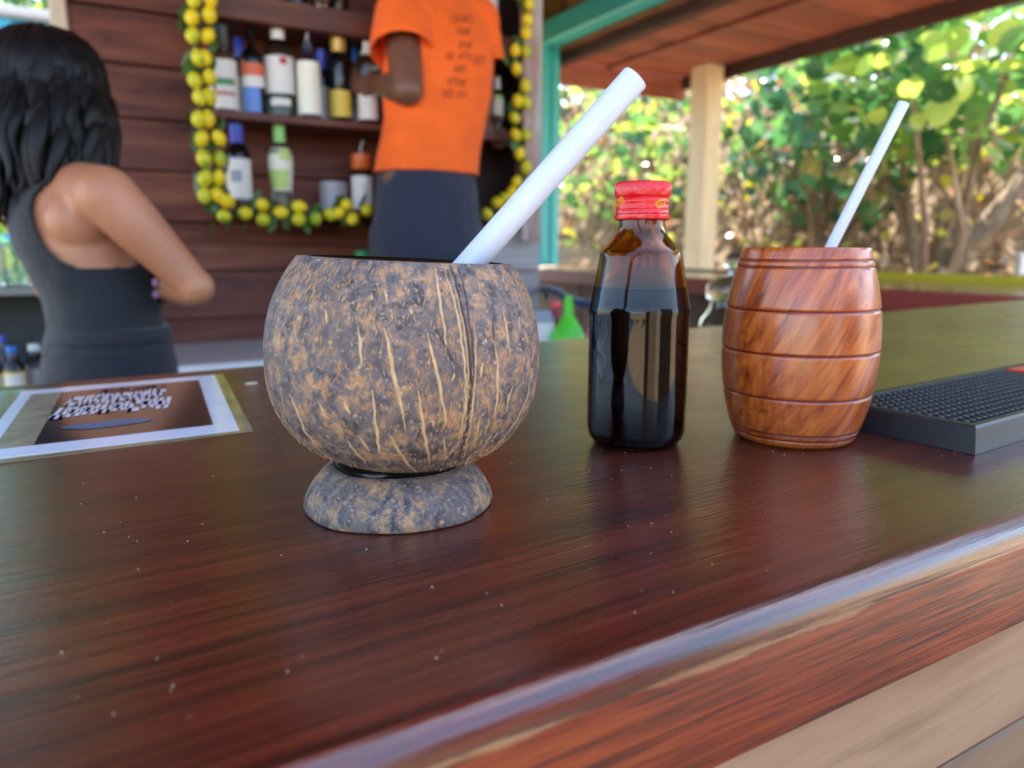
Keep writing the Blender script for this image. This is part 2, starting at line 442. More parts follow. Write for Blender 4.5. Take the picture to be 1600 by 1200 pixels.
G().box(3.10, 3.15, -0.7, 4.13, 2.33, 2.352, 0.003).build('batten', 'canopy_wood', ca)
pw = thing('support_post', 'square weathered tan timber post holding up the plank canopy', 'post', (3.7, 3.7, 0))
G().box(3.60, 3.755, 3.72, 3.875, -0.06, 2.350, 0.008).build('shaft', 'post_wood', pw)

# ------------------------------------------------------------------ the bar
bar = thing('bar_counter', 'glossy red-brown varnished bar counter with rounded worn front edge', 'bar counter', (0.8, 0.45, 0))
prof = [(0.165, 1.000), (0.151, 1.000), (0.1492, 1.002), (0.1486, 1.010), (0.1484, 1.0365), (0.1492, 1.0385), (0.1490, 1.0398)]
for i in range(7):
    a = R(184 - 94 * i / 6)
    prof.append((0.1578 + 0.0088 * math.cos(a), 1.0412 + 0.0088 * math.sin(a)))
prof.append((0.18, 1.05)); 
XS = [-1.6 + 0.15 * i for i in range(31)]
vs = []; 
for x in XS:
    yf = 0.755 + 0.077 * min(1.9, max(0, x))
    ring = prof + [(0.3, 1.05), (0.45, 1.05), (yf - 0.006, 1.05), (yf, 1.046), (yf, 1.000), (0.45, 1.0)]
    vs += [(x, yy, zz) for yy, zz in ring]
m_ = len(ring); g = G()
fs = [(i * m_ + j, (i + 1) * m_ + j, (i + 1) * m_ + (j + 1) % m_, i * m_ + (j + 1) % m_) for i in range(len(XS) - 1) for j in range(m_)]
fs += [tuple(range(m_)), tuple(range((len(XS) - 1) * m_, len(XS) * m_))[::-1]]
g.add(vs, fs)
top = g.build('counter_top', 'bar_top', bar, 32)
top.data.materials.append(M['bar_edge'])
for p in top.data.polygons:
    c = p.center
    if c.y < 0.1512 and c.z < 1.0390: p.material_index = 1
for i in range(6):
    z0 = 0.02 + i * 0.163
    G().box(-1.6, 2.9, 0.228, 0.25, z0, z0 + 0.160, 0.003).build('front_plank', 'bar_front', bar)
G().box(-1.6, 2.9, 0.25, 0.29, 0.0, 0.999).build('frame', 'wall_back', bar)

# side counter joining the bar at its right end
sc_ = thing('side_counter', 'narrow side counter with red-brown fascia and yellow painted outer lip', 'counter', (2.2, 2.4, 0))
def xin(y): return 1.995 + 0.118 * (y - 0.9)
def strip(x0, x1, y0, y1, z0, z1):
    g = G(); a = [(xin(y0) + x0, y0), (xin(y0) + x1, y0), (xin(y1) + x1, y1), (xin(y1) + x0, y1)]
    g.add([(x, y, z0) for x, y in a] + [(x, y, z1) for x, y in a], [(3, 2, 1, 0), (4, 5, 6, 7), (0, 1, 5, 4), (1, 2, 6, 5), (2, 3, 7, 6), (3, 0, 4, 7)]); return g
strip(0, 0.62, 0.93, 4.2, 1.03, 1.052).build('counter_top', 'counter_top', sc_)
strip(-0.018, 0.0, 0.93, 4.2, 0.99, 1.050).build('fascia', 'red_fascia', sc_)
strip(0.62, 0.66, 0.93, 2.45, 1.02, 1.078).build('lip', 'yellow_paint', sc_, label='yellow painted lip')
strip(0.62, 0.66, 2.45, 4.2, 1.02, 1.062).build('lip', 'canopy_trim', sc_)
for i in range(8):
    y0 = 0.95 + i * 0.405
    strip(0.10 + (i % 2) * 0.004, 0.13, y0, y0 + 0.40, 0.0, 1.03).build('base_panel', 'counter_base', sc_)
# ------------------------------------------------------------------ coconut cup
N = NT('coconut_shell'); v = coords(N, (1, 1, 1), (0, 0, 0), False)
vz = coords(N, (1, 1, 0.8), (0, 0, 0), False)
f1 = noise(N, vz, 150, 9, 0.74, 0.3); f2 = noise(N, v, 520, 5, 0.65); f3 = noise(N, v, 34, 3, 0.5); f4 = noise(N, vz, 260, 4, 0.6)
c = ramp(N, f1, [(0.40, hx('433a38')), (0.48, hx('695f5c')), (0.522, hx('776a63')), (0.54, hx('94704f')), (0.60, hx('ae8763')), (0.7, hx('b99572'))])
c = mixc(N, ramp(N, f3, [(0.45, (0, 0, 0, 1)), (0.62, (0.6, 0.6, 0.6, 1))]), c, hx('625754'))
c = mixc(N, ramp(N, f4, [(0.60, (0, 0, 0, 1)), (0.64, (0.75, 0.75, 0.75, 1))]), c, hx('a9784f'))
c = mixc(N, ramp(N, f2, [(0.60, (0, 0, 0, 1)), (0.66, (0.8, 0.8, 0.8, 1))]), c, hx('c7a580'))
c = mixc(N, ramp(N, f2, [(0.32, (0.8, 0.8, 0.8, 1)), (0.40, (0, 0, 0, 1))]), c, hx('2c2224'))
N.l(c, N.b.inputs['Base Color']); N.set(Roughness=0.62, Specular_IOR_Level=0.35)
ad = N.n('ShaderNodeMath', operation='ADD'); N.l(f1, ad.inputs[0]); N.l(f2, ad.inputs[1]); bump(N, ad.outputs[0], 0.35, 0.0009)
M['coconut_shell'] = N.m
M['coconut_inner'] = plain('coconut_inner', '4a2c1c', 0.6, vary=0.3, nscale=60)
M['coconut_fibre'] = plain('coconut_fibre', 'c2a072', 0.7, vary=0.18, nscale=160)
M['coconut_seam'] = plain('coconut_seam', '3b2c2e', 0.7, vary=0.2, nscale=160)
M['black_glue'] = plain('black_glue', '0e0b0b', 0.35)
k = (math.hypot(.104, .272) + .0405) / math.hypot(.104, .272)
CX, CY = .104 * k, .272 * k
cc = thing('coconut_cup', 'cup made from a polished brown coconut shell with tan fibre streaks', 'cup', (CX, CY, BAR_Z))
ax = V((0.60, 0.80, 0)); 
cup_m = Matrix.Translation(V((CX, CY, BAR_Z)) + RT * 0.0012) @ Matrix.Rotation(R(2.6), 4, FH)
outer = []
zc = 0.0700
for i in range(21):
    q = 0.996 * (1 - (i / 20)) ** 1.0; sgn = math.sin(q * math.pi / 2)
    outer.append((0.0602 * max(0.0, 1 - sgn ** 2.5) ** (1 / 2.5), zc - 0.0510 * sgn))
for i in range(1, 13):
    a = R(39.5 * i / 12); outer.append((0.0602 * math.cos(a), zc + 0.0640 * math.sin(a)))
rimr, rimz = outer[-1]
inner = [(rimr - 0.0042, rimz + 0.0002)]
for i in range(18):
    a = R(39 - i * (39 + 80) / 17)
    s = math.sin(a); inner.append((0.0556 * math.cos(a) ** 0.8, zc + (0.0455 if s < 0 else 0.062) * s))
full = [(0, outer[0][1])] + outer + inner + [(0, inner[-1][1])]
bowl_me = G().lathe(full, 96, mtx=cup_m, wob=lambda a, j: 0.0004 * math.sin(3 * a + j * 0.2))
bowl = bowl_me.build('bowl', 'coconut_shell', cc, 50)
bowl.data.materials.append(M['coconut_inner'])
for p in bowl.data.polygons:
    q = cup_m.inverted() @ p.center
    if p.normal.dot(p.center - cup_m @ V((0, 0, q.z))) < -1e-6 and q.z < rimz - 0.0005: p.material_index = 1
foot_p = [(0.0405, 0.0), (0.0428, 0.0006), (0.0433, 0.0022), (0.0425, 0.0060), (0.0402, 0.0105), (0.0365, 0.0150), (0.0325, 0.0184), (0.0300, 0.0198), (0.0285, 0.0196), (0.0240, 0.0150), (0.0330, 0.010), (0.0385, 0.0)]
foot = G().lathe(foot_p, 80, c=(CX, CY, BAR_Z), closed=True, wob=lambda a, j: 0.0005 * math.sin(4 * a) + 0.0003 * math.sin(9 * a)).build('foot', 'coconut_shell', cc, 45)
G().lathe([(0.0050, 0.0140), (0.0265, 0.0165), (0.0286, 0.0190), (0.0292, 0.0212), (0.0270, 0.0225), (0.0050, 0.0225)], 40, c=(CX, CY, BAR_Z), closed=True, wob=lambda a, j: 0.0008 * math.sin(5 * a + j)).build('glue_seam', 'black_glue', cc, 60, label='black glue line')
bowl_bvh = bvh_of(bowl)
rs = random.Random(3)
def on(bvh, px, py, lift):
    h = bvh.ray_cast(CAM, ray(px, py).normalized())
    return (h[0] + h[1] * lift, h[1]) if h[0] is not None else (None, None)
def streak(bvh, poly, w, lift=0.00012, taper=True, wig=1.1):
    """a fibre lying in the shell: a thin ridge following the surface"""
    pts = []
    for (a, b) in zip(poly[:-1], poly[1:]):
        for i in range(5): t = i / 5; pts.append((a[0] + (b[0] - a[0]) * t, a[1] + (b[1] - a[1]) * t))
    pts.append(poly[-1]); L = []
    for i, (x, y) in enumerate(pts):
        x += rs.uniform(-wig, wig)
        p, n = on(bvh, x, y, lift)
        if p is None: continue
        L.append((p, n, i / (len(pts) - 1)))
    g = G(); vs = []
    for i, (p, n, t) in enumerate(L):
        d = (L[min(i + 1, len(L) - 1)][0] - L[max(i - 1, 0)][0]).normalized(); s = n.cross(d).normalized()
        ww = w * 0.00022 * ((math.sin(math.pi * min(1, max(0.04, t))) ** 0.6) if taper else 1) * rs.uniform(0.75, 1.2)
        vs += [p - s * ww - n * 0.0008, p - s * ww * 0.6 + n * 0.0001, p + s * ww * 0.6 + n * 0.0001, p + s * ww - n * 0.0008]
    fs = [(i * 4 + j, i * 4 + j + 1, (i + 1) * 4 + j + 1, (i + 1) * 4 + j) for i in range(len(L) - 1) for j in range(3)]
    g.add(vs, fs); return g
def z6(pts): return [(400 + x / 2.5, 380 + y / 2.5) for x, y in pts]
ST = [([(500, 330), (520, 400), (540, 530), (565, 620), (585, 740)], 4.6), ([(670, 350), (690, 440), (715, 550), (735, 660), (745, 715)], 4.2),
      ([(635, 575), (650, 680), (665, 790), (682, 880)], 4), ([(135, 590), (155, 640), (190, 730), (240, 800), (310, 865)], 4),
      ([(400, 330), (408, 400), (415, 485)], 4), ([(455, 570), (465, 680), (475, 780), (485, 825)], 4), ([(525, 750), (555, 810), (600, 870), (635, 900)], 4),
      ([(355, 770), (400, 825), (435, 865)], 3), ([(405, 755), (445, 815)], 4), ([(700, 95), (715, 200), (735, 330), (742, 430)], 3.2),
      ([(728, 85), (765, 190), (795, 330), (815, 470), (820, 600), (805, 720), (770, 850)], 2.8), ([(850, 310), (860, 450), (850, 600), (835, 730), (805, 850)], 2.6),
      ([(748, 85), (782, 190), (812, 330), (828, 460), (826, 600), (814, 720), (780, 850)], 1.6),
      ([(965, 265), (980, 350), (992, 435)], 3), ([(935, 385), (945, 500), (940, 620), (930, 690)], 3.4), ([(1080, 490), (1060, 600), (1020, 690), (960, 770), (890, 830)], 2.6),
      ([(1000, 560), (980, 650)], 2.4), ([(875, 680), (850, 800)], 2.6), ([(912, 680), (895, 750)], 2.6), ([(885, 465), (878, 530)], 4), ([(275, 260), (277, 315)], 3.4),
      ([(345, 620), (368, 670)], 4), ([(245, 620), (285, 690)], 2.4), ([(735, 755), (738, 830)], 3), ([(1025, 290), (1030, 350)], 2), ([(505, 180), (512, 235)], 3),
      ([(605, 250), (607, 280)], 3.4), ([(690, 690), (695, 720)], 3.2), ([(455, 200), (450, 225)], 3), ([(215, 240), (213, 265)], 2.6), ([(1085, 400), (1078, 460)], 2), ([(775, 505), (768, 540)], 3)]
for poly, w in ST: streak(bowl_bvh, z6(poly), w).build('fibre_streak', 'coconut_fibre', cc, 60)
for poly, w in [([(762, 88), (795, 210), (822, 340), (838, 480), (838, 600), (824, 720), (788, 850)], 3.2), ([(700, 330), (740, 400), (775, 470)], 1.6), ([(925, 300), (928, 380)], 1.6), ([(790, 90), (822, 220), (840, 350), (850, 480), (848, 600)], 1.3)]:
    streak(bowl_bvh, z6(poly), w, 0.0002).build('seam_line', 'coconut_seam', cc, 60)
# many short flecks of fibre all round the shell
g = G()
for i in range(3400):
    a = rs.uniform(0, 2 * math.pi); j = rs.uniform(6.5, 31)
    j0 = int(j); r0 = outer[j0][0] + (outer[j0 + 1][0] - outer[j0][0]) * (j - j0); z0 = outer[j0][1] + (outer[j0 + 1][1] - outer[j0][1]) * (j - j0)
    L = 0.0004 + 0.0022 * rs.random() ** 2; w = rs.uniform(0.00008, 0.0002)
    p = V((r0 * math.cos(a), r0 * math.sin(a), z0)); nn = V((math.cos(a) * 1.0, math.sin(a), (z0 - zc) / 0.9 / 0.06)).normalized()
    tz = V((0, 0, 1)); s = tz.cross(nn).normalized(); u = nn.cross(s).normalized(); u = (u + s * rs.uniform(-0.3, 0.3)).normalized(); s = u.cross(nn)
    q = [p + nn * 0.00015 + u * (L * e) + s * (w * h2) for e, h2 in ((-1, 0), (0, 1), (1, 0), (0, -1))] + [p - nn * 0.0008]
    g.add([cup_m @ x for x in q], [(0, 1, 2, 3), (0, 1, 4), (1, 2, 4), (2, 3, 4), (3, 0, 4)])
g.build('fibre_flecks', 'coconut_fibre', cc, None, kind='stuff')

# ------------------------------------------------------------------ straws
N = NT('straw_plastic'); N.set(Roughness=0.35, Subsurface_Weight=0.25); N.b.inputs['Subsurface Radius'].default_value = (0.004, 0.004, 0.004)
v = coords(N, (1, 1, 1), (0, 0, 0), False); N.l(ramp(N, noise(N, v, 60), [(0.3, hx('c3c9d6')), (0.7, hx('cdd3df'))]), N.b.inputs['Base Color'])
M['straw_plastic'] = N.m
def straw(name, a, b, r, label):
    a, b = V(a), V(b); d = b - a; L = d.length; mt = Matrix.Translation(a) @ d.to_track_quat('Z', 'Y').to_matrix().to_4x4()
    o = G().lathe([(r, 0), (r, L * 0.5), (r, L - 0.0006), (r - 0.0003, L), (r * 0.86, L), (r * 0.84, L - 0.001), (r * 0.84, 0)], 32, mtx=mt, closed=True).build(name, 'straw_plastic', None, 40)
    o['label'] = label; o['category'] = 'straw'; o['group'] = 'drinking straws'
pt, pb = dep(993, 121, 0.318), dep(735, 412, 0.330)
straw('drinking_straw', pb + (pb - pt).normalized() * 0.0815, pt, 0.0062, 'thick white straw leaning out of the coconut cup')
k = (math.hypot(.347, .277) + .0372) / math.hypot(.347, .277)
BX, BY = .347 * k, .277 * k
pt, pb = dep(1412, 161, 0.462), dep(1296, 390, 0.478)
straw('drinking_straw', pb + (pb - pt).normalized() * 0.060, pt, 0.0036, 'thin white straw leaning out of the barrel cup')

# ------------------------------------------------------------------ small bottle
k = (math.hypot(.264, .317) + .0290) / math.hypot(.264, .317)
QX, QY = .264 * k, .317 * k
bt = thing('syrup_bottle', 'small amber glass bottle of dark liquid with a red screw cap', 'bottle', (QX, QY, BAR_Z))
bo = [(0, 0.0012), (0.018, 0.0010), (0.0225, 0.0), (0.0255, 0.0012), (0.0282, 0.0050), (0.0293, 0.0095), (0.0294, 0.030), (0.0292, 0.060), (0.0293, 0.0765), (0.0298, 0.0790), (0.0296, 0.0815), (0.0289, 0.0840),
      (0.0277, 0.0905), (0.0262, 0.0980), (0.0249, 0.1055), (0.0241, 0.1100), (0.0236, 0.1125), (0.0226, 0.1143), (0.0205, 0.1168), (0.0178, 0.1198), (0.0155, 0.1225), (0.0142, 0.1250), (0.0135, 0.1280), (0.0132, 0.1320), (0.0132, 0.146)]
bi = [(max(0.0, r - 0.0021), z + (0.003 if i < 6 else 0)) for i, (r, z) in enumerate(bo)]
G().lathe(bo + bi[::-1], 64, c=(QX, QY, BAR_Z)).build('glass_body', 'amber_glass', bt, 60)
liq = [(max(0, r - 0.0019), z + (0.0026 if i < 6 else 0)) for i, (r, z) in enumerate(bo) if z < 0.0935] 
liq = liq[:-1] + [(0.0252, 0.0935), (0.0245, 0.0925), (0, 0.0925)]
G().lathe(liq, 64, c=(QX, QY, BAR_Z)).build('liquid', 'dark_liquid', bt, 40, label='dark red-black liquid')
g = G()
for i in range(26):
    a = 2 * math.pi * i / 26; g.ball((QX + 0.0272 * math.cos(a), QY + 0.0272 * math.sin(a), BAR_Z + 0.0048), 0.0009, 6, 4)
g.build('base_stipples', 'amber_glass', bt, 60)
cp = [(0.0, 0.1528), (0.0140, 0.1528), (0.0152, 0.1524), (0.0159, 0.1515), (0.0159, 0.1455), (0.0156, 0.1448), (0.0150, 0.1442), (0.0148, 0.1432), (0.0153, 0.1424), (0.0153, 0.1414), (0.0149, 0.1406), (0.0149, 0.1396), (0.0152, 0.1388), (0.0153, 0.1378), (0.0150, 0.1372), (0.01515, 0.1366), (0.01535, 0.1360), (0.01535, 0.1352)]
cap = G().lathe(cp, 144, c=(QX, QY, BAR_Z), wob=lambda a, j: (0.00022 * (1 if int(a / (2 * math.pi) * 144 + .5) % 2 else -1)) if j in (2, 3, 4) else 0).build('cap', 'cap_red', bt, 40)
G().lathe([(0.0150, 0.1350), (0.0158, 0.1346), (0.0160, 0.1334), (0.0157, 0.1322), (0.0148, 0.1316), (0.0140, 0.1316), (0.0140, 0.1350)], 64, c=(QX, QY, BAR_Z), closed=True).build('tamper_ring', 'cap_red', cap, 40)
for i in range(14):
    a = 2 * math.pi * i / 14
    G().box(-0.0007, 0.0007, -0.0003, 0.0003, 0.1347, 0.1354, mtx=Matrix.Translation((QX, QY, BAR_Z)) @ Matrix.Rotation(a, 4, 'Z') @ Matrix.Translation((0, -0.0149, 0))).build('bridge', 'cap_red', cap)
cap_bvh = bvh_of(cap)
def patch(bvh, quad, m, name, parent, lift=0.0002, nu=8, nv=5, label=None):
    """a sticker following the surface seen inside the four image corners"""
    g = G(); vs = []
    for j in range(nv + 1):
        for i in range(nu + 1):
            u, w = i / nu, j / nv
            x = (quad[0][0] * (1 - u) + quad[1][0] * u) * (1 - w) + (quad[3][0] * (1 - u) + quad[2][0] * u) * w
            y = (quad[0][1] * (1 - u) + quad[1][1] * u) * (1 - w) + (quad[3][1] * (1 - u) + quad[2][1] * u) * w
            p, n = on(bvh, x, y, lift)
            vs.append(p if p is not None else None)
    if any(x is None for x in vs):
        ok = [x for x in vs if x is not None]
        if not ok: return None
        vs = [x if x is not None else min(ok, key=lambda q: abs(q.z - ok[0].z)) for x in vs]
    g.add(vs, [(j * (nu + 1) + i, j * (nu + 1) + i + 1, (j + 1) * (nu + 1) + i + 1, (j + 1) * (nu + 1) + i) for j in range(nv) for i in range(nu)])
    return g.build(name, m, parent, 180, label=label)
def z4(pts): return [(940 + x / 13.333, 270 + y / 13.333) for x, y in pts]
s1 = patch(cap_bvh, z4([(300, 590), (440, 470), (490, 620), (295, 730)]), 'orange_sticker', 'sticker', cap, label='orange sticker on the red cap')
s2 = patch(cap_bvh, z4([(1090, 610), (1340, 520), (1330, 690), (1160, 745)]), 'orange_sticker', 'sticker', cap, label='orange sticker on the red cap')
for st_, poly in ((s1, [(310, 640), (445, 530)]), (s1, [(320, 690), (455, 580)]), (s2, [(1160, 640), (1320, 585)]), (s2, [(1175, 690), (1320, 640)])):
    for i in range(7):
        t = i / 6; x = poly[0][0] + (poly[1][0] - poly[0][0]) * t; y = poly[0][1] + (poly[1][1] - poly[0][1]) * t
        streak(cap_bvh, z4([(x - 4, y - 18), (x + rs.uniform(-10, 10), y + 18)]), 0.9, 0.0003, False, 0.1).build('ink_stroke', 'sticker_ink', st_ if st_ and st_.parent is None else cap)

# ------------------------------------------------------------------ barrel cup
M['barrel_wood'] = wood('barrel_wood', ['5f2610', '96461a', 'b25c20', 'c2702c'], (10, 190, 190), (RT * 0.5 + UP * 0.86).rotation_difference(V((1, 0, 0))).to_euler(), 0.28, coat=0.5, bs=0.06, bd=0.0005, vary=0.0, rnd=False, dist=0.5, coat_rough=0.22)
M['barrel_groove'] = plain('barrel_groove', '6b2412', 0.3, vary=0.2)
M['barrel_inner'] = plain('barrel_inner', '5b2f16', 0.6, vary=0.2)
bc = thing('barrel_cup', 'turned orange-brown wooden cup shaped like a barrel with dark grooves', 'cup', (BX, BY, BAR_Z))
key = [(0.0325, 0.0), (0.0345, 0.0008), (0.0360, 0.003), (0.0385, 0.010), (0.0415, 0.020), (0.0438, 0.033), (0.0452, 0.047), (0.0456, 0.060), (0.0450, 0.072), (0.0438, 0.083), (0.0417, 0.094), (0.0392, 0.104), (0.0375, 0.110), (0.0362, 0.1155)]
def bar_r(z):
    for (r0, z0), (r1, z1) in zip(key[:-1], key[1:]):
        if z0 <= z <= z1: t = (z - z0) / (z1 - z0); return r0 + (r1 - r0) * t
    return key[-1][0]
grooves = [(0.0053, 0.0004), (0.0086, 0.0005)] + [(zfor(BX, BY, bar_r(zz), py) - BAR_Z, 0.0007) for zz, py in ((0.025, 627), (0.052, 557.5), (0.078, 488.5))] + [(zfor(BX, BY, 0.0385, 418.5) - BAR_Z, 0.0004), (zfor(BX, BY, 0.038, 407.5) - BAR_Z, 0.0003)]
zs = sorted(set([i * 0.1155 / 60 for i in range(61)] + [g_ + dz for g_, w_ in grooves for dz in (-0.0013, -0.0006, 0, 0.0006, 0.0013)]))
def br(z):
    r = bar_r(max(0, min(0.1155, z)))
    r = sum(bar_r(max(0, min(0.1155, z + q))) for q in (-0.004, -0.002, 0, 0.002, 0.004)) / 5 if 0.005 < z < 0.111 else r
    for g_, d in grooves:
        if abs(z - g_) < 0.0009: r -= d * 1.4 * (1 - (abs(z - g_) / 0.0009) ** 2)
    return r
po = [(0, 0.0004)] + [(br(z), z) for z in zs] + [(0.0355, 0.1163), (0.0330, 0.1163), (0.0322, 0.1155), (0.0385, 0.06), (0.030, 0.012), (0, 0.012)]
bb = G().lathe(po, 80, c=(BX, BY, BAR_Z)).build('body', 'barrel_wood', bc, 60)
bb.data.materials.append(M['barrel_groove']); bb.data.materials.append(M['barrel_inner'])
for p in bb.data.polygons:
    r = math.hypot(p.center.x - BX, p.center.y - BY); zz = p.center.z - BAR_Z
    if any(abs(zz - g_) < 0.0008 for g_, _ in grooves) and r > bar_r(max(0, min(.1155, zz))) - 0.003: p.material_index = 1
    elif r < 0.0322 and zz > 0.005 or (r < bar_r(max(0, min(.1155, zz))) - 0.005 and zz > 0.004): p.material_index = 2

# ------------------------------------------------------------------ rubber drip mat
mm = thing('bar_mat', 'black rubber bar mat covered in small nubs, at the right end of the bar', 'mat', (0.433, 0.222, BAR_Z))
mt = Matrix.Translation((0.4325, 0.2215, BAR_Z + 0.0002)) @ Matrix.Rotation(R(4), 4, 'Z')
ML, MW, MH = 0.60, 0.090, 0.0162
a4 = lambda i, z: [(i, i, z), (ML - i, i, z), (ML - i, MW - i, z), (i, MW - i, z)]
lev = [a4(-0.003, 0.0), a4(-0.001, MH * 0.9), a4(0, MH), a4(0.0042, MH), a4(0.005, MH - 0.004)]
vs = [mt @ V(p) for l_ in lev for p in l_]
fs = [(i * 4 + j, i * 4 + (j + 1) % 4, (i + 1) * 4 + (j + 1) % 4, (i + 1) * 4 + j) for i in range(4) for j in range(4)] + [(0, 3, 2, 1), (16, 17, 18, 19)]
g = G(); g.add(vs, fs); g.build('tray', 'black_rubber', mm)
nub = G().lathe([(0.0, 0.0040), (0.0017, 0.0040), (0.0022, 0.0036), (0.0024, 0.0)], 8).mesh('nub', 40); nub.materials.append(M['rubber_nub'])
cand = []
nx_, ny_ = int((ML - 0.014) / 0.0072), 11
for i in range(nx_):
    for j in range(ny_):
        x = 0.0095 + i * 0.0072; y = 0.0095 + j * (MW - 0.019) / (ny_ - 1) + (0.0 if i % 2 else 0.0)
        if 0.235 < x < 0.33 and y > 0.055: continue
        cand.append((x, y))
cand.sort()
for x, y in cand[:300]: inst(nub, 'nub', mm, mt @ V((x, y, MH - 0.004)))
g = G()
for x, y in cand[300:]: g.lathe([(0.0, 0.0040), (0.0017, 0.0040), (0.0022, 0.0036), (0.0024, 0.0)], 6, mtx=mt @ Matrix.Translation((x, y, MH - 0.004)))
g.build('rubber_nubs', 'rubber_nub', mm, 40, kind='stuff')
g = G().box(0.235, 0.33, 0.062, 0.082, MH - 0.004, MH + 0.0006, 0.0008, mtx=mt)
g.build('raised_plate', 'red_plastic', mm, label='raised red plate')

# ------------------------------------------------------------------ laminated menu sheet
M['film'] = plain('film', '8a7a58', 0.18, vary=0.2, coat=0.5)
M['paper_white'] = plain('paper_white', 'dfe2ee', 0.22, vary=0.03, coat=0.5)
M['print_dark'] = wood('print_dark', ['090a10', '14151d', '2a1c1c', '0c0e16'], (5, 30, 1), (0, 0, R(6)), 0.16, coat=0.6, bs=0, vary=0, rnd=False)
M['print_white'] = plain('print_white', 'd6d4da', 0.2, vary=0.12, nscale=90)
M['print_pink'] = plain('print_pink', '9a6a62', 0.2, vary=0.2, nscale=80)
M['print_blue'] = plain('print_blue', '14607f', 0.2, vary=0.3, nscale=80)
M['print_brown'] = plain('print_brown', '5a3a30', 0.2, vary=0.2, nscale=60)
M['print_tan'] = plain('print_tan', '8f8068', 0.2, vary=0.25, nscale=60)
mn = thing('menu_sheet', 'laminated menu sheet with white border and dark picture lying on the bar', 'menu', (0.0, 0.6, BAR_Z))
def flat(corners, z, m, name, parent, th=0.0003, label=None):
    p = [V((x, y, BAR_Z + z)) for x, y in corners]; g = G()
    g.add(p + [q - V((0, 0, th)) for q in p], [(0, 1, 2, 3), (7, 6, 5, 4), (0, 4, 5, 1), (1, 5, 6, 2), (2, 6, 7, 3), (3, 7, 4, 0)]); return g.build(name, m, parent, label=label)
def P2(px, py): q = onz(px, py); return (q.x, q.y)
TL, TR, BR_, BL = (-0.0515, 0.712), P2(335, 587), P2(374, 674), (-0.0640, 0.484)
flat([(-0.075, 0.724), P2(349, 585.5), P2(396, 675), (-0.086, 0.473)], 0.0006, 'film', 'laminate', mn, 0.0004)
flat([TL, TR, BR_, BL], 0.0010, 'paper_white', 'paper', mn)
def uv(u, v_):
    a = V(TL).lerp(V(TR), u); b = V(BL).lerp(V(BR_), u); q = a.lerp(b, v_); return (q.x, q.y)
def fl(u0, v0, u1, v1, z, m, name, label=None): return flat([uv(u0, v0), uv(u1, v0), uv(u1, v1), uv(u0, v1)], z, m, name, mn, label=label)
fl(0.06, 0.10, 0.90, 0.90, 0.0013, 'print_dark', 'picture_print', label='dark picture print')
fl(0.06, 0.10, 0.20, 0.90, 0.0015, 'print_tan', 'picture_edge')
fl(0.46, 0.12, 0.72, 0.24, 0.0015, 'print_brown', 'picture_patch')
rr = random.Random(11)
# two rows of hand-drawn white letters, too soft in the photograph to be read, and a pink line above
def letters(u0, u1, v0, v1, n_, m, name, z, slant=0.02, fat=0.36):
    for i in range(n_):
        a = u0 + (u1 - u0) * (i + 0.08) / n_; b = u0 + (u1 - u0) * (i + 0.95) / n_; w = (b - a) * fat
        g = G()
        def q(pts):
            p = [V((*uv(x, y), BAR_Z + z)) for x, y in pts]; g.add(p, [tuple(range(len(p)))])
        h0, h1 = v0 + rr.uniform(-.02, .02), v1 + rr.uniform(-.02, .02)
        q([(a, h1), (a + w, h1), (a + w + slant, h0), (a + slant, h0)])
        k = rr.randint(0, 3)
        if k in (0, 1): q([(b - w, h1), (b, h1), (b + slant, h0), (b - w + slant, h0)])
        if k in (0, 2): q([(a, (h0 + h1) / 2 + .03), (b, (h0 + h1) / 2 + .03), (b, (h0 + h1) / 2 - .04), (a, (h0 + h1) / 2 - .04)])
        if k in (1, 3): q([(a, h1), (b, h1), (b, h1 - .06), (a, h1 - .06)])
        if k in (2, 3): q([(a + slant, h0), (b + slant, h0), (b + slant, h0 + .06), (a + slant, h0 + .06)])
        g.build(name, m, mn)
letters(0.24, 0.70, 0.24, 0.40, 10, 'print_white', 'letter', 0.0017)
letters(0.20, 0.72, 0.42, 0.58, 8, 'print_white', 'letter', 0.0017, 0.025)
letters(0.38, 0.70, 0.15, 0.20, 12, 'print_pink', 'letter', 0.0019)
g = G(); pts = [V((*uv(0.46 + 0.18 * math.cos(a) + 0.02 * math.sin(3 * a), 0.74 + 0.045 * math.sin(a)), BAR_Z + 0.0016)) for a in [2 * math.pi * i / 20 for i in range(20)]]
g.add(pts, [tuple(range(20))]); g.build('picture_patch', 'print_blue', mn, label='blue brushed patch')
# specks of crumbs and worn chips on the varnish
M['chip'] = plain('chip', 'b7a58c', 0.8)
g = G(); rr = random.Random(5)
for i in range(260):
    x = rr.uniform(-0.05, 0.6); y = rr.uniform(0.17, 0.6); s = rr.uniform(0.00012, 0.00042)
    g.ball((x, y, BAR_Z + s * 0.4), (s, s * rr.uniform(.6, 1), s * 0.6), 5, 4)
g.build('dust_specks', 'chip', bar, 60, kind='stuff')
g = G().ball((0.118, 0.655, BAR_Z + 0.001), (0.006, 0.004, 0.0016), 8, 5)
o = g.build('paper_crumb', 'chip', None, 60); o['label'] = 'small pale crumb on the bar beside the menu sheet'; o['category'] = 'crumb'
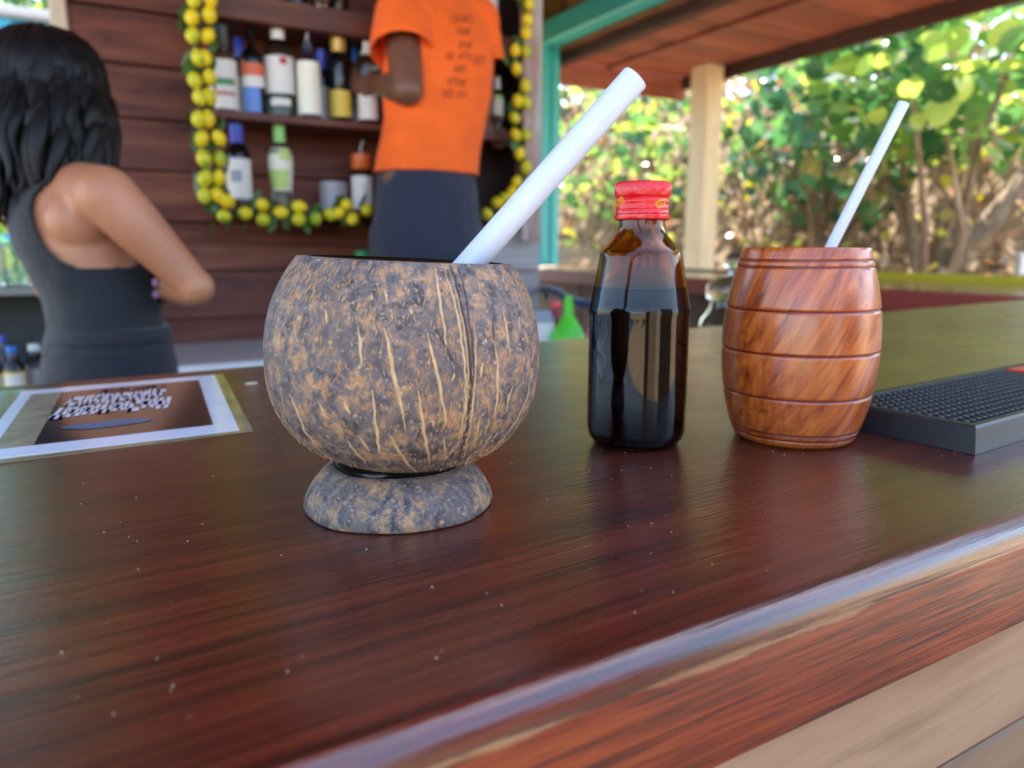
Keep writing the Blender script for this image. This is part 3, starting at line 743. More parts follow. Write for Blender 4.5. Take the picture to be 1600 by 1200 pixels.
# ------------------------------------------------------------------ back bar shelf unit
SH_Y0, SH_Y1 = 2.44, WALL_Y - 0.012
SX0, SX1 = 0.405, 1.555
Z_TOP, Z_MID, Z_LOW = 1.914, 1.578, 1.296
su = thing('shelf_unit', 'dark wooden back bar shelves holding liquor bottles on the plank wall', 'shelf', (1.0, 2.6, Z_LOW))
G().box(SX0, SX1 - 0.06, SH_Y0, SH_Y1, Z_TOP - 0.075, Z_TOP, 0.004).build('shelf_board', 'shelf_wood', su)
G().box(SX0 - 0.02, SX1 - 0.06, SH_Y0, SH_Y1, Z_MID - 0.024, Z_MID, 0.003).build('shelf_board', 'shelf_wood', su)
G().box(SX0 - 0.02, SX1 - 0.06, SH_Y0, SH_Y1, Z_LOW - 0.024, Z_LOW, 0.003).build('shelf_board', 'shelf_wood', su)
G().box(1.22, SX1 - 0.06, SH_Y1 - 0.014, SH_Y1 - 0.002, Z_LOW - 0.02, 2.3, 0.002).build('shade_board', 'dark_board', su)  # dark sheet standing in for the shade inside the shelf's right end
G().box(SX1 - 0.06, SX1 - 0.045, SH_Y0, SH_Y1, Z_LOW - 0.03, 2.3, 0.002).build('side_board', 'dark_board', su)
G().box(1.44, 1.525, SH_Y0 - 0.022, SH_Y0 - 0.001, Z_LOW - 0.10, 2.3, 0.003).build('stile', 'pale_board', su, label='worn pale front stile')
pb_ = thing('pale_panel', 'pale grey boards standing under the right end of the liquor shelves', 'panel', (1.4, 2.5, 0))
for i in range(8): G().box(1.20, 1.57, 2.50, 2.53, i * 0.155, i * 0.155 + 0.151, 0.004).build('board', 'grey_board', pb_)

# ---- bottles
M['glass_clear'] = glass('glass_clear', 'e2ece6', 0.03, 1.45)
M['glass_green'] = glass('glass_green', 'b9d2bd', 0.03, 1.45)
M['glass_blue'] = glass('glass_blue', 'a9cbd8', 0.03, 1.45)
M['glass_dark'] = plain('glass_dark', '0b0a0c', 0.08)
M['glass_brown'] = plain('glass_brown', '1c0f08', 0.08)
M['glass_bluedark'] = plain('glass_bluedark', '0c1126', 0.08)
M['liquor_gold'] = glass('liquor_gold', 'd0a040', 0.05, 1.45)
M['liquor_amber'] = glass('liquor_amber', 'a8622a', 0.05, 1.45)
for nm, c_ in dict(lab_white='dcd8d2', lab_cream='e6e3d0', lab_pale='b8b4ae', lab_yellow='e3c44e', lab_green='4e8a5a', lab_lime='b9cf7a', lab_orange='d0633a', lab_red='b3202a', lab_blue='5f86cf', lab_grey='8e9aa4', lab_pink='b07a74').items(): M[nm] = plain(nm, c_, 0.5, vary=0.05)
for nm, c_ in dict(foil_blue='3348b0', foil_gold='c8a860', cap_white='e6e4de', cap_green='8ccb74', cap_black='151414', cap_blue='1f6fc0', cap_grey='9a9a9c', cap_orange='d2632e').items(): M[nm] = plain(nm, c_, 0.35, vary=0.08, metal=0.3 if 'gold' in nm else 0.0)
PROF = {
 'wine': [(0, 0.01), (0.86, 0.0), (1, 0.02), (1, 0.60), (0.93, 0.67), (0.7, 0.74), (0.45, 0.79), (0.37, 0.83), (0.36, 0.98), (0.39, 0.985), (0.39, 1.0), (0, 1.0)],
 'spirit': [(0, 0.01), (0.9, 0.0), (1, 0.015), (1, 0.60), (0.96, 0.65), (0.75, 0.70), (0.45, 0.74), (0.36, 0.78), (0.34, 0.98), (0.38, 0.985), (0.38, 1.0), (0, 1.0)],
 'tall': [(0, 0.01), (0.92, 0.0), (1, 0.015), (1, 0.70), (0.97, 0.735), (0.8, 0.765), (0.42, 0.785), (0.34, 0.81), (0.32, 0.98), (0.38, 0.985), (0.38, 1.0), (0, 1.0)],
 'curvy': [(0, 0.01), (0.7, 0.0), (0.8, 0.015), (0.78, 0.18), (0.86, 0.30), (1, 0.46), (1, 0.60), (0.85, 0.68), (0.5, 0.74), (0.38, 0.78), (0.36, 0.98), (0.4, 0.985), (0.4, 1.0), (0, 1.0)],
 'beer': [(0, 0.01), (0.92, 0.0), (1, 0.02), (1, 0.52), (0.9, 0.60), (0.6, 0.72), (0.44, 0.80), (0.40, 0.96), (0.44, 0.965), (0.44, 1.0), (0, 1.0)],
}
ZMAT = {}
def bottle(px, yt, yb, w, Y, zb, style, glassm, label, cap=None, capf=(0.80, 1.0, 1.12), labs=(), group='liquor bottles on the back bar shelves', pour=False, name='liquor_bottle'):
    p = ony(px, yb, Y); s = (p - CAM).dot(FW) / FPX
    H = (yb - yt) * s; r = w / 2 * s; c = (p.x, Y, zb + 0.0004)
    t = thing(name, label, 'bottle', c, group)
    pf = [(a * r, z_ * H) for a, z_ in PROF[style]]
    if pour: pf = [(a, z_ if i < len(pf) - 3 else z_) for i, (a, z_) in enumerate(pf)]
    G().lathe(pf, 28, c=c).build('bottle_body', glassm, t, 40)
    def rad(z_):
        for (r0, z0), (r1, z1) in zip(PROF[style][1:-1], PROF[style][2:]):
            if z0 <= z_ <= z1 and z1 > z0: return r * (r0 + (r1 - r0) * (z_ - z0) / (z1 - z0))
        return r * 0.38
    if cap:
        z0, z1, k = capf; r0 = max(rad(z0 + 0.01), rad(0.97)) * k
        G().lathe([(r0 * 0.98, z0 * H), (r0, z0 * H + 0.001), (r0, z1 * H - 0.001), (r0 * 0.9, z1 * H + 0.001), (0, z1 * H + 0.001)], 24, c=c).build('cap', cap, t, 40)
    if pour:
        G().tube([V(c) + V((0, 0, H)), V(c) + V((0, 0, H * 1.05)), V(c) + V((0.004, 0, H * 1.14)), V(c) + V((0.012, 0, H * 1.2))], [0.006, 0.005, 0.004, 0.003], 8).build('pourer', pour, t, 60)
    toc = math.atan2(-Y, -p.x)
    for (z0, z1, m_, *rest) in labs:
        half = R(rest[0]) if rest else R(75); off = R(rest[1]) if len(rest) > 1 else 0
        zs_ = [z0 + (z1 - z0) * i / 5 for i in range(6)]; lay = rest[2] if len(rest) > 2 else 0
        e = 0.0008 + 0.0005 * lay
        G().lathe([(rad(q) + e, q * H) for q in zs_] + [(rad(z1) + 0.0001, z1 * H)], 16, c=c, arc=(toc - half + off, toc + half + off)).build('paper_label', m_, t, 60)
    return t
# middle shelf, from the left end
bottle(352, 45, 171, 42, 2.50, Z_MID, 'spirit', 'glass_clear', 'clear bottle with black cap and white green banded label, leftmost of middle shelf', 'cap_black', (0.72, 1.0, 1.5), [(0.03, 0.60, 'lab_white', 80), (0.30, 0.38, 'lab_green', 50, 0, 1), (0.18, 0.23, 'lab_pink', 50, 0, 1)])
bottle(379, 48, 166, 24, 2.58, Z_MID, 'wine', 'glass_dark', 'dark wine bottle with blue foil neck, second on the middle shelf', 'foil_blue', (0.76, 1.0, 1.1), [(0.08, 0.52, 'lab_pale', 40)])
bottle(399, 44, 176, 36, 2.50, Z_MID, 'spirit', 'glass_dark', 'black bottle with orange and white round label and steel pourer', None, labs=[(0.02, 0.34, 'lab_blue', 42, -12), (0.30, 0.48, 'lab_white', 60, 0, 1), (0.42, 0.56, 'lab_orange', 60, 0, 2)], pour='cap_black')
bottle(440, 28, 178, 45, 2.50, Z_MID, 'spirit', 'glass_green', 'tall clear bottle with long white cap and red dot on white label', 'cap_white', (0.76, 1.0, 1.18), [(0.22, 0.58, 'lab_white', 78), (0.50, 0.565, 'lab_red', 14, 16, 1), (0.10, 0.17, 'lab_white', 40)])
bottle(485, 74, 186, 37, 2.47, Z_MID, 'tall', 'glass_blue', 'square shouldered pale blue bottle with big cream label and pourer', None, labs=[(0.04, 0.73, 'lab_cream', 66)], pour='cap_grey')
bottle(505, 70, 180, 25, 2.57, Z_MID, 'wine', 'glass_bluedark', 'dark wine bottle with blue foil neck behind the cream label bottle', 'foil_blue', (0.74, 1.0, 1.1), [(0.06, 0.5, 'lab_pale', 45)])
bottle(533, 49, 188, 33, 2.50, Z_MID, 'wine', 'glass_dark', 'dark bottle with gold foil top and yellow label on the middle shelf', 'foil_gold', (0.74, 1.0, 1.1), [(0.05, 0.33, 'lab_yellow', 80)])
bottle(557, 72, 188, 22, 2.56, Z_MID, 'spirit', 'glass_clear', 'slim clear bottle with small blue cap beside the gold topped bottle', 'cap_blue', (0.84, 1.0, 1.25), [(0.05, 0.5, 'lab_grey', 45)])
bottle(577, 48, 190, 34, 2.47, Z_MID, 'spirit', 'glass_clear', 'clear bottle with wide white cap behind the hand of the person in orange', 'cap_white', (0.86, 1.0, 1.5), [(0.03, 0.30, 'lab_white', 60, -8), (0.70, 0.84, 'lab_white', 70)])
bottle(758, 80, 206, 26, 2.54, Z_MID, 'spirit', 'glass_green', 'clear bottle mostly hidden behind the orange shirt on the middle shelf', 'cap_grey', (0.86, 1.0, 1.2), [(0.1, 0.5, 'lab_pale', 50)])
bottle(777, 118, 205, 21, 2.50, Z_MID, 'curvy', 'glass_clear', 'small pale bottle with green white label at right end of middle shelf', 'cap_white', (0.80, 1.0, 1.3), [(0.30, 0.66, 'lab_cream', 75), (0.62, 0.70, 'lab_lime', 60, 0, 1)])
# lower shelf
bottle(376, 193, 317, 38, 2.50, Z_LOW, 'wine', 'glass_dark', 'dark wine bottle with blue foil and wide white label, lower shelf', 'foil_blue', (0.77, 1.0, 1.1), [(0.10, 0.58, 'lab_white', 72), (0.30, 0.44, 'lab_grey', 24, -12, 1)])
bottle(442, 190, 319, 37, 2.50, Z_LOW, 'curvy', 'glass_green', 'clear bottle with light green cap and green label on lower shelf', 'cap_green', (0.76, 1.0, 1.2), [(0.20, 0.70, 'lab_cream', 72), (0.22, 0.44, 'lab_lime', 60, -20, 1), (0.55, 0.68, 'lab_lime', 30, 25, 1)])
bottle(567, 234, 322, 36, 2.50, Z_LOW, 'spirit', 'liquor_amber', 'bottle with orange neck, white label and steel pourer on lower shelf', 'cap_orange', (0.70, 0.96, 1.3), [(0.02, 0.58, 'lab_white', 62)], pour='cap_grey')
# top shelf: only the lower ends are in view
bottle(462, -118, 4, 36, 2.50, Z_TOP, 'wine', 'glass_bluedark', 'blue-black bottle on top shelf, only its base in view', 'foil_blue', (0.8, 1, 1.1), [(0.12, 0.5, 'lab_pale', 60)])
bottle(503, -122, 13, 34, 2.46, Z_TOP, 'spirit', 'glass_clear', 'clear bottle on top shelf with the low edge of a cream label', 'cap_white', (0.8, 1, 1.1), [(0.10, 0.5, 'lab_cream', 70)])
bottle(532, -110, 16, 26, 2.52, Z_TOP, 'wine', 'glass_brown', 'brown bottle on top shelf beside the cream labelled one', 'cap_black', (0.8, 1, 1.1), [(0.2, 0.5, 'lab_pale', 50)])
bottle(752, -70, 49, 20, 2.56, Z_TOP, 'spirit', 'glass_green', 'greenish clear bottle on top shelf just right of the orange shoulder', 'cap_black', (0.8, 1, 1.1), [(0.5, 0.6, 'lab_pale', 50)])
bottle(766, -80, 49, 25, 2.50, Z_TOP, 'spirit', 'liquor_gold', 'golden bottle with white label at right end of top shelf', 'cap_white', (0.8, 1, 1.1), [(0.26, 0.6, 'lab_white', 70)])
# a frosted jar on the lower shelf
p = ony(522, 323, 2.52); 
M['frosted'] = plain('frosted', 'a09ca6', 0.4, vary=0.08)
t = thing('frosted_jar', 'plain frosted grey jar on the lower shelf', 'jar', (p.x, 2.52, Z_LOW), None)
G().lathe([(0, 0.001), (0.040, 0.0005), (0.044, 0.004), (0.0455, 0.05), (0.0455, 0.09), (0.042, 0.093), (0.041, 0.09), (0.041, 0.01), (0, 0.008)], 32, c=(p.x, 2.52, Z_LOW)).build('jar_body', 'frosted', t, 40)
G().lathe([(0.0461, 0.066), (0.0468, 0.069), (0.0468, 0.078), (0.0461, 0.081)], 32, c=(p.x, 2.52, Z_LOW)).build('rim_band', 'cap_grey', t, 60)
# chest freezer against the wall
fz = thing('chest_freezer', 'low white chest freezer with pale lid below the plank wall', 'freezer', (0.4, 2.35, 0))
G().box(0.10, 0.66, 2.09, 2.615, 0.03, 0.825, 0.012).build('cabinet', 'white_enamel', fz)
G().box(0.09, 0.67, 2.10, 2.62, 0.832, 0.862, 0.008).build('lid', 'grey_enamel', fz)
G().box(0.09, 0.67, 2.05, 2.10, 0.826, 0.866, 0.008).build('lid_edge', 'white_plastic', fz, label='bright white lid edge')
for x in (0.15, 0.61):
    for y in (2.15, 2.55): G().lathe([(0.0, 0), (0.02, 0), (0.022, 0.01), (0.018, 0.032), (0, 0.032)], 12, c=(x, y, 0)).build('foot', 'cap_black', fz, 40)
# ------------------------------------------------------------------ lemon garland
gl = thing('lemon_garland', 'garland of yellow and green artificial lemons framing the liquor shelves', 'garland', (0.9, SH_Y0, Z_LOW))
def lemon_mat(name, a, b, c):
    N = NT(name); v = coords(N, (1, 1, 1)); f = noise(N, v, 16, 2)
    N.l(ramp(N, f, [(0.30, hx(b)), (0.42, hx(c)), (0.50, hx(a))]), N.b.inputs['Base Color']); N.set(Roughness=0.4, Specular_IOR_Level=0.4); bump(N, noise(N, v, 300), 0.1); return N.m
M['lemon_yellow'] = lemon_mat('lemon_yellow', 'e6c81c', 'b5b426', 'dcc420')
M['lemon_green'] = lemon_mat('lemon_green', 'd0c424', '7f9c28', 'b4ba28')
M['garland_leaf'] = plain('garland_leaf', '3f5f2c', 0.5, vary=0.3)
M['garland_string'] = plain('garland_string', '5e4c38', 0.8, vary=0.2)
lp = [(0, -0.0365), (0.004, -0.0360), (0.007, -0.033), (0.016, -0.028), (0.025, -0.018), (0.0285, -0.004), (0.0275, 0.010), (0.021, 0.022), (0.012, 0.030), (0.006, 0.034), (0.003, 0.037), (0, 0.0375)]
lem = {}
for nm in ('lemon_yellow', 'lemon_green'):
    me = G().lathe(lp, 16).mesh('lemon', 180); me.materials.append(M[nm]); lem[nm] = me
lg = G(); lg.add([(0, -0.03, 0), (0.012, -0.01, 0.004), (0.012, 0.012, 0.004), (0, 0.034, -0.002), (-0.012, 0.012, 0.004), (-0.012, -0.01, 0.004), (0, 0.0, -0.001)], [(0, 1, 6), (1, 2, 6), (2, 3, 6), (3, 4, 6), (4, 5, 6), (5, 0, 6)])
leafg = lg.mesh('leaf', 180); leafg.materials.append(M['garland_leaf'])
Yg, Gg = 'lemon_yellow', 'lemon_green'
LM = [(300, 27, Yg), (327, 23, Yg), (329, 0, Yg), (303, 0, Gg), (301, 55, Gg), (325, 56, Yg), (310, 91, Gg), (321, 90, Yg), (304, 125, Gg), (327, 121, Yg), (312, 152, Gg), (327, 151, Yg), (310, 186, Gg), (325, 186, Yg),
      (315, 217, Yg), (342, 216, Yg), (319, 248, Gg), (344, 249, Gg), (320, 279, Gg), (342, 278, Yg), (320, 306, Gg), (340, 305, Yg), (355, 314, Yg), (350, 338, Gg), (383, 333, Yg), (410, 320, Yg), (411, 343, Gg), (438, 332, Yg), (467, 323, Yg), (467, 343, Gg),
      (493, 342, Gg), (515, 335, Gg), (529, 333, Yg), (542, 320, Yg), (551, 342, Yg), (573, 328, Yg), (596, 338, Gg), (620, 328, Yg), (648, 340, Yg), (676, 330, Gg), (706, 340, Yg), (735, 330, Yg), (761, 335, Gg), (777, 317, Yg), (789, 309, Gg),
      (826, 7, Yg), (812, -10, Gg), (824, 32, Yg), (822, 52, Yg), (805, 79, Yg), (822, 80, Gg), (807, 108, Yg), (821, 134, Gg), (809, 158, Yg), (822, 161, Gg), (804, 184, Gg), (806, 211, Yg), (822, 211, Gg), (812, 240, Yg), (822, 262, Gg), (807, 285, Yg), (800, 300, Yg),
      (301, -25, Yg), (327, -30, Gg), (825, -38, Yg), (808, -60, Gg)]
rl = random.Random(9); pts = []
for i, (x, y, m_) in enumerate(LM):
    yy = SH_Y0 - 0.055 - rl.uniform(0, 0.012)
    p = ony(x, y, yy); vert = x < 348 or x > 795
    s = rl.uniform(0.80, 0.92)
    rot = (rl.uniform(-0.4, 0.4) if vert else 1.2 + rl.uniform(-.5, .5), rl.uniform(-0.45, 0.45), rl.uniform(0, 6.28))
    inst(lem[m_], 'lemon', gl, p, rot, (s * 0.82, s * 0.82, s * 0.84))
    for q in range(2 if i % 2 else 1):
        inst(leafg, 'leaf', gl, p + V((rl.uniform(-.03, .03), rl.uniform(0.004, 0.022), rl.uniform(-.035, .035))), (rl.uniform(0.9, 2.0), rl.uniform(-.6, .6), rl.uniform(0, 6.3)), (1.15, 1.15, 1.15))
def sp(l): return [ony(x, y, SH_Y0 - 0.032) for x, y in l]
G().tube(sp([(316, -60), (314, 20), (314, 90), (316, 150), (322, 200), (330, 240), (332, 290), (337, 320), (352, 328), (400, 333), (450, 335), (500, 337), (560, 333), (650, 335), (740, 334), (780, 318), (806, 292), (813, 200), (814, 100), (820, 40), (818, -60)]), 0.0045, 6).build('string', 'garland_string', gl, 60)
# ------------------------------------------------------------------ picture of the left: rack with glasses and bottles
rk = thing('metal_rack', 'grey metal rack with two shelves at the left edge, glasses above bottles', 'rack', (-0.3, 2.3, 0))
RX0, RX1, RY0, RY1 = -0.62, 0.03, 2.18, 2.46
ZR1, ZR2 = 1.075, 0.795
M['rack_metal'] = plain('rack_metal', '8a8f8c', 0.4, metal=0.4, vary=0.1)
M['dark_metal'] = plain('dark_metal', '33383a', 0.5, vary=0.1)
for z_ in (ZR1, ZR2, 0.30): G().box(RX0, RX1, RY0, RY1, z_ - 0.022, z_, 0.003).build('shelf_board', 'rack_metal', rk)
for x in (RX0, RX1 - 0.02):
    for y in (RY0, RY1 - 0.02): G().box(x, x + 0.02, y, y + 0.02, 0, ZR1 - 0.0, 0.002).build('leg', 'dark_metal', rk)
G().box(RX0, RX1, RY1 - 0.006, RY1 - 0.002, 0.30, ZR1 - 0.02).build('back_panel', 'dark_metal', rk)
wg = [(0, 0.0), (0.028, 0.0), (0.030, 0.002), (0.034, 0.05), (0.036, 0.105), (0.0345, 0.105), (0.0325, 0.05), (0.028, 0.006), (0, 0.005)]
gl_me = G().lathe(wg, 24).mesh('glass', 40); gl_me.materials.append(M['glass_clear'])
gb_me = G().lathe([(0.0362, 0.1), (0.0368, 0.1015), (0.0368, 0.104), (0.0355, 0.1055), (0.0345, 0.104)], 24).mesh('rim', 60); gb_me.materials.append(M['glass_blue'])
for i, px in enumerate((-14, 27, 68, 8, 48)):
    yy = 2.27 if i < 3 else 2.37
    p = ony(px, 430, yy)
    t = thing('drinking_glass', None, 'glass', (p.x, yy, ZR1 + 0.0005), 'clear tumblers on the rack')
    t['label'] = ['front row clear tumbler at the frame edge on the grey rack', 'middle clear tumbler in the front row on the grey rack', 'right clear tumbler in the front row, next to the black tank top', 'back row clear tumbler, left one, on the grey rack', 'back row clear tumbler, right one, on the grey rack'][i]
    inst(gl_me, 'glass_body', t, (p.x, yy, ZR1 + 0.0005)); inst(gb_me, 'rim', t, (p.x, yy, ZR1 + 0.0005))
bb_ = [(-6, 505, 578, 26, 2.26, 'liquor_amber', 'cap_blue', 'lab_yellow', 'amber beer bottle with yellow label cut by the left frame edge'),
       (22, 503, 582, 30, 2.24, 'glass_brown', 'cap_blue', 'lab_yellow', 'brown bottle with yellow and white label on the lower rack shelf'),
       (8, 488, 572, 24, 2.38, 'glass_brown', 'foil_blue', 'lab_blue', 'brown bottle with blue neck at the back of the lower rack shelf'),
       (57, 505, 578, 32, 2.30, 'liquor_amber', 'cap_white', 'lab_pale', 'amber bottle with grey-white label on the lower rack shelf'),
       (82, 500, 575, 24, 2.36, 'liquor_gold', 'cap_white', 'lab_pale', 'golden bottle peeking out beside the black trousers')]
for (px, yt, yb, w, Y, gm, cm, lm, lb) in bb_:
    if px == 82: continue
    bottle(px, yt, yb, w, Y, ZR2, 'beer', gm, lb, cm, (0.86, 1.0, 1.15), [(0.10, 0.50, lm, 70), (0.24, 0.46, 'lab_white', 50, 0, 1)] if lm == 'lab_yellow' else [(0.10, 0.50, lm, 70)], group='bottles on the rack', name='beer_bottle')
# ------------------------------------------------------------------ work shelf behind the bar on the right, with its clutter
ws = thing('work_table', 'low brown work table in the gap behind the bar, under the bottles and jar', 'table', (1.2, 1.5, 0))
for i in range(4): G().box(0.96 + i * 0.14, 0.96 + i * 0.14 + 0.137, 1.02, 1.90, 0.83, 0.855, 0.003).build('plank', 'counter_base', ws)
for y in (1.03, 1.85):
    for x in (0.97, 1.47): G().box(x, x + 0.04, y, y + 0.04, 0, 0.83).build('leg', 'counter_base', ws)
M['green_plastic'] = plain('green_plastic', '4fc22e', 0.35, vary=0.08)
M['pink_plastic'] = plain('pink_plastic', 'd3157c', 0.35, vary=0.08)
M['blue_hose'] = plain('blue_hose', '24406b', 0.45, vary=0.12)
def onshelf(px, d): q = dep(px, 500, d); return q.x, q.y
ZW = 0.8555
def clutter(name, label, cat, px, d, prof, m_, part='body', seg=28):
    x, y = onshelf(px, d); t = thing(name, label, cat, (x, y, ZW)); G().lathe(prof, seg, c=(x, y, ZW)).build(part, m_, t, 40); return t, x, y
t, x, y = clutter('squeeze_bottle', 'bright green plastic bottle with conical top behind the bar', 'bottle', 888, 2.0, [(0, 0), (0.048, 0), (0.052, 0.004), (0.052, 0.062), (0.045, 0.085), (0.020, 0.125), (0.013, 0.134), (0, 0.134)], 'green_plastic')
G().lathe([(0.013, 0.134), (0.0125, 0.150), (0.011, 0.185), (0.008, 0.187), (0, 0.187)], 20, c=(x, y, ZW)).build('nozzle', 'green_plastic', t, 40)
t, x, y = clutter('squeeze_bottle', 'magenta pink plastic bottle beside the bright green one', 'bottle', 925, 1.9, [(0, 0), (0.05, 0), (0.053, 0.004), (0.053, 0.045), (0.048, 0.06), (0.03, 0.078), (0.014, 0.088), (0, 0.088)], 'pink_plastic')
G().lathe([(0.013, 0.088), (0.012, 0.098), (0.008, 0.112), (0, 0.114)], 20, c=(x, y, ZW)).build('nozzle', 'pink_plastic', t, 40)
x, y = onshelf(847, 2.02)
t = thing('juice_carton', 'pale grey-white carton behind the bar next to the coconut cup', 'carton', (x, y, ZW))
g = G().box(x - 0.026, x + 0.026, y - 0.026, y + 0.026, ZW, ZW + 0.115, 0.003); g.build('box_body', 'lab_white', t)
gg = G(); gg.add([(x - .026, y - .026, ZW + .1151), (x + .026, y - .026, ZW + .1151), (x + .026, y + .026, ZW + .1151), (x - .026, y + .026, ZW + .1151), (x - .026, y, ZW + .145), (x + .026, y, ZW + .145)], [(0, 1, 5, 4), (2, 3, 4, 5), (1, 2, 5), (3, 0, 4), (3, 2, 1, 0)]); gg.build('gable_top', 'lab_grey', t)
t, x, y = clutter('sauce_bottle', 'dark red sauce bottle between the pale carton and the green bottle', 'bottle', 869, 2.07, [(0, 0), (0.022, 0), (0.024, 0.003), (0.024, 0.10), (0.020, 0.125), (0.013, 0.14), (0.012, 0.15), (0, 0.15)], 'red_fascia')
G().lathe([(0.0135, 0.150), (0.0135, 0.165), (0.012, 0.167), (0, 0.167)], 20, c=(x, y, ZW)).build('cap', 'cap_red', t, 40)
# clear lidded glass jar behind the barrel cup
x, y = onshelf(1146, 1.60)
t = thing('glass_jar', 'clear glass jar with glass lid behind the barrel cup', 'jar', (x, y, ZW))
G().lathe([(0, 0.001), (0.068, 0), (0.074, 0.006), (0.076, 0.05), (0.076, 0.13), (0.070, 0.16), (0.052, 0.185), (0.050, 0.20), (0.047, 0.20), (0.049, 0.182), (0.067, 0.157), (0.072, 0.13), (0.072, 0.012), (0, 0.010)], 40, c=(x, y, ZW)).build('jar_body', 'glass_clear', t, 60)
ld_ = G().lathe([(0.0, 0.203), (0.056, 0.203), (0.060, 0.208), (0.060, 0.232), (0.054, 0.242), (0.03, 0.252), (0.012, 0.255), (0, 0.255)], 40, c=(x, y, ZW)).build('lid', 'glass_clear', t, 60)
G().lathe([(0.0, 0.2555), (0.012, 0.256), (0.014, 0.262), (0.026, 0.275), (0.028, 0.288), (0.020, 0.300), (0, 0.304)], 28, c=(x, y, ZW)).build('lid_knob', 'glass_clear', ld_, 60)
# blue hose hanging along the side counter
hp = [dep(852, 462, 3.0), dep(850, 452, 2.92), dep(858, 452, 2.85), dep(872, 457, 2.75), dep(890, 468, 2.62), dep(910, 474, 2.5), dep(930, 476, 2.42), dep(975, 470, 2.3), dep(1020, 458, 2.2), dep(1065, 455, 2.1)]
o = G().tube(hp, 0.016, 10).build('hose', 'blue_hose', None, 60); o['label'] = 'dark blue hose sagging along the brown side counter panels'; o['category'] = 'hose'
# small framed card at the right edge of the side counter
q = onz(1602, 431, 1.0535); x, y = q.x, q.y
t = thing('card_holder', 'grey framed card holder standing on side counter at the right edge', 'sign', (x, y, 1.0525))
mt = Matrix.Translation((x + 0.03, y, 1.0525)) @ Matrix.Rotation(R(-30), 4, 'Z')
G().box(-0.06, 0.06, -0.012, 0.012, 0, 0.10, 0.004, mtx=mt).build('frame', 'rack_metal', t)
G().box(-0.05, 0.05, -0.0135, -0.0122, 0.01, 0.09, mtx=mt).build('card', 'lab_white', t)
# green bin on the step behind the man
STEP_Z = 0.53
st = thing('step_platform', 'dark wooden step platform in front of the shelves', 'platform', (1.0, 2.2, 0))
for i in range(5): G().box(0.69, 1.19, 1.93 + i * 0.142, 1.93 + i * 0.142 + 0.138, STEP_Z - 0.03, STEP_Z, 0.003).build('plank', 'dark_board', st)
for x in (0.70, 1.14):
    for y in (1.94, 2.58): G().box(x, x + 0.04, y, y + 0.04, 0, STEP_Z - 0.03, 0.003).build('leg', 'dark_board', st)
p = dep(569, 392, 2.58)
t = thing('plastic_canister', 'green plastic canister just above the rim of the coconut cup', 'canister', (p.x, p.y, STEP_Z))
M['green_deep'] = plain('green_deep', '1f8a58', 0.4, vary=0.08)
rb = 0.030
G().lathe([(0, STEP_Z), (0.05, STEP_Z), (0.055, STEP_Z + 0.01), (0.055, 1.02), (0.045, 1.06), (0.034, 1.08), (0, 1.08)], 28, c=(p.x, p.y, 0)).build('body', 'green_deep', t, 40)
G().lathe([(0.033, 1.08), (0.033, p.z - 0.002), (0.029, p.z + 0.002), (0, p.z + 0.002)], 28, c=(p.x, p.y, 0)).build('cap', 'green_deep', t, 40)
# ------------------------------------------------------------------ outside: ground, bank, shrubs, trunk, hut
M['sand'] = plain('sand', 'b39a78', 0.9, vary=0.25, nscale=3, bs=0.4, bscale=30)
N = NT('litter'); v = coords(N, (1, 1, 1), (0, 0, 0), False); f = noise(N, v, 9, 8, 0.7); N.l(ramp(N, f, [(0.3, hx('4c3826')), (0.45, hx('7d6144')), (0.58, hx('a88a66')), (0.7, hx('c9b08c'))]), N.b.inputs['Base Color']); N.set(Roughness=0.9); bump(N, f, 0.8, 0.05); M['litter'] = N.m
M['bark'] = wood('bark', ['6b5540', '8f7558', 'b39a7c'], (18, 18, 3), (0, 0, 0), 0.8, bs=0.5, bd=0.01)
M['twig'] = plain('twig', '7a5c40', 0.8, vary=0.3)
M['leaf_green'] = leafmat('leaf_green', [(0.0, '3f6640'), (0.3, '4f8049'), (0.55, '6d9a56'), (0.8, '9ab85a'), (1.0, 'c6d06a')], 0.22, 0.38)
M['leaf_deep'] = leafmat('leaf_deep', [(0.0, '3a6046'), (0.5, '4c7a50'), (0.85, '6a9656'), (1.0, 'a89a5a')], 0.22, 0.33)
M['leaf_dry'] = leafmat('leaf_dry', [(0.0, '7a5f44'), (0.45, 'a58a68'), (0.7, 'c9b08c'), (0.85, 'b7c45a'), (1.0, 'd0c24a')], 0.25, 0.3)
structure('ground', G().box(-60, 60, -60, 60, -0.10, -0.065), 'sand')
g = G(); n_ = 36
def bank_z(x, y):
    d = x * 0.80 + y * 0.60          # distance along the rise
    t = min(1, max(0, (d - 4.4) / 5.2)); t = t * t * (3 - 2 * t)
    return -0.12 + 3.0 * t + 0.10 * math.sin(x * 2.1 + y) * math.sin(y * 1.7) * t
for i in range(n_ + 1):
    for j in range(n_ + 1):
        x = 3.85 + i * 14 / n_; y = -7 + j * 22 / n_; g.v.append((x, y, bank_z(x, y)))
g.f = [(i * (n_ + 1) + j, (i + 1) * (n_ + 1) + j, (i + 1) * (n_ + 1) + j + 1, i * (n_ + 1) + j + 1) for i in range(n_) for j in range(n_)]
terrain = g.build('terrain', 'litter', None, 180, kind='structure')
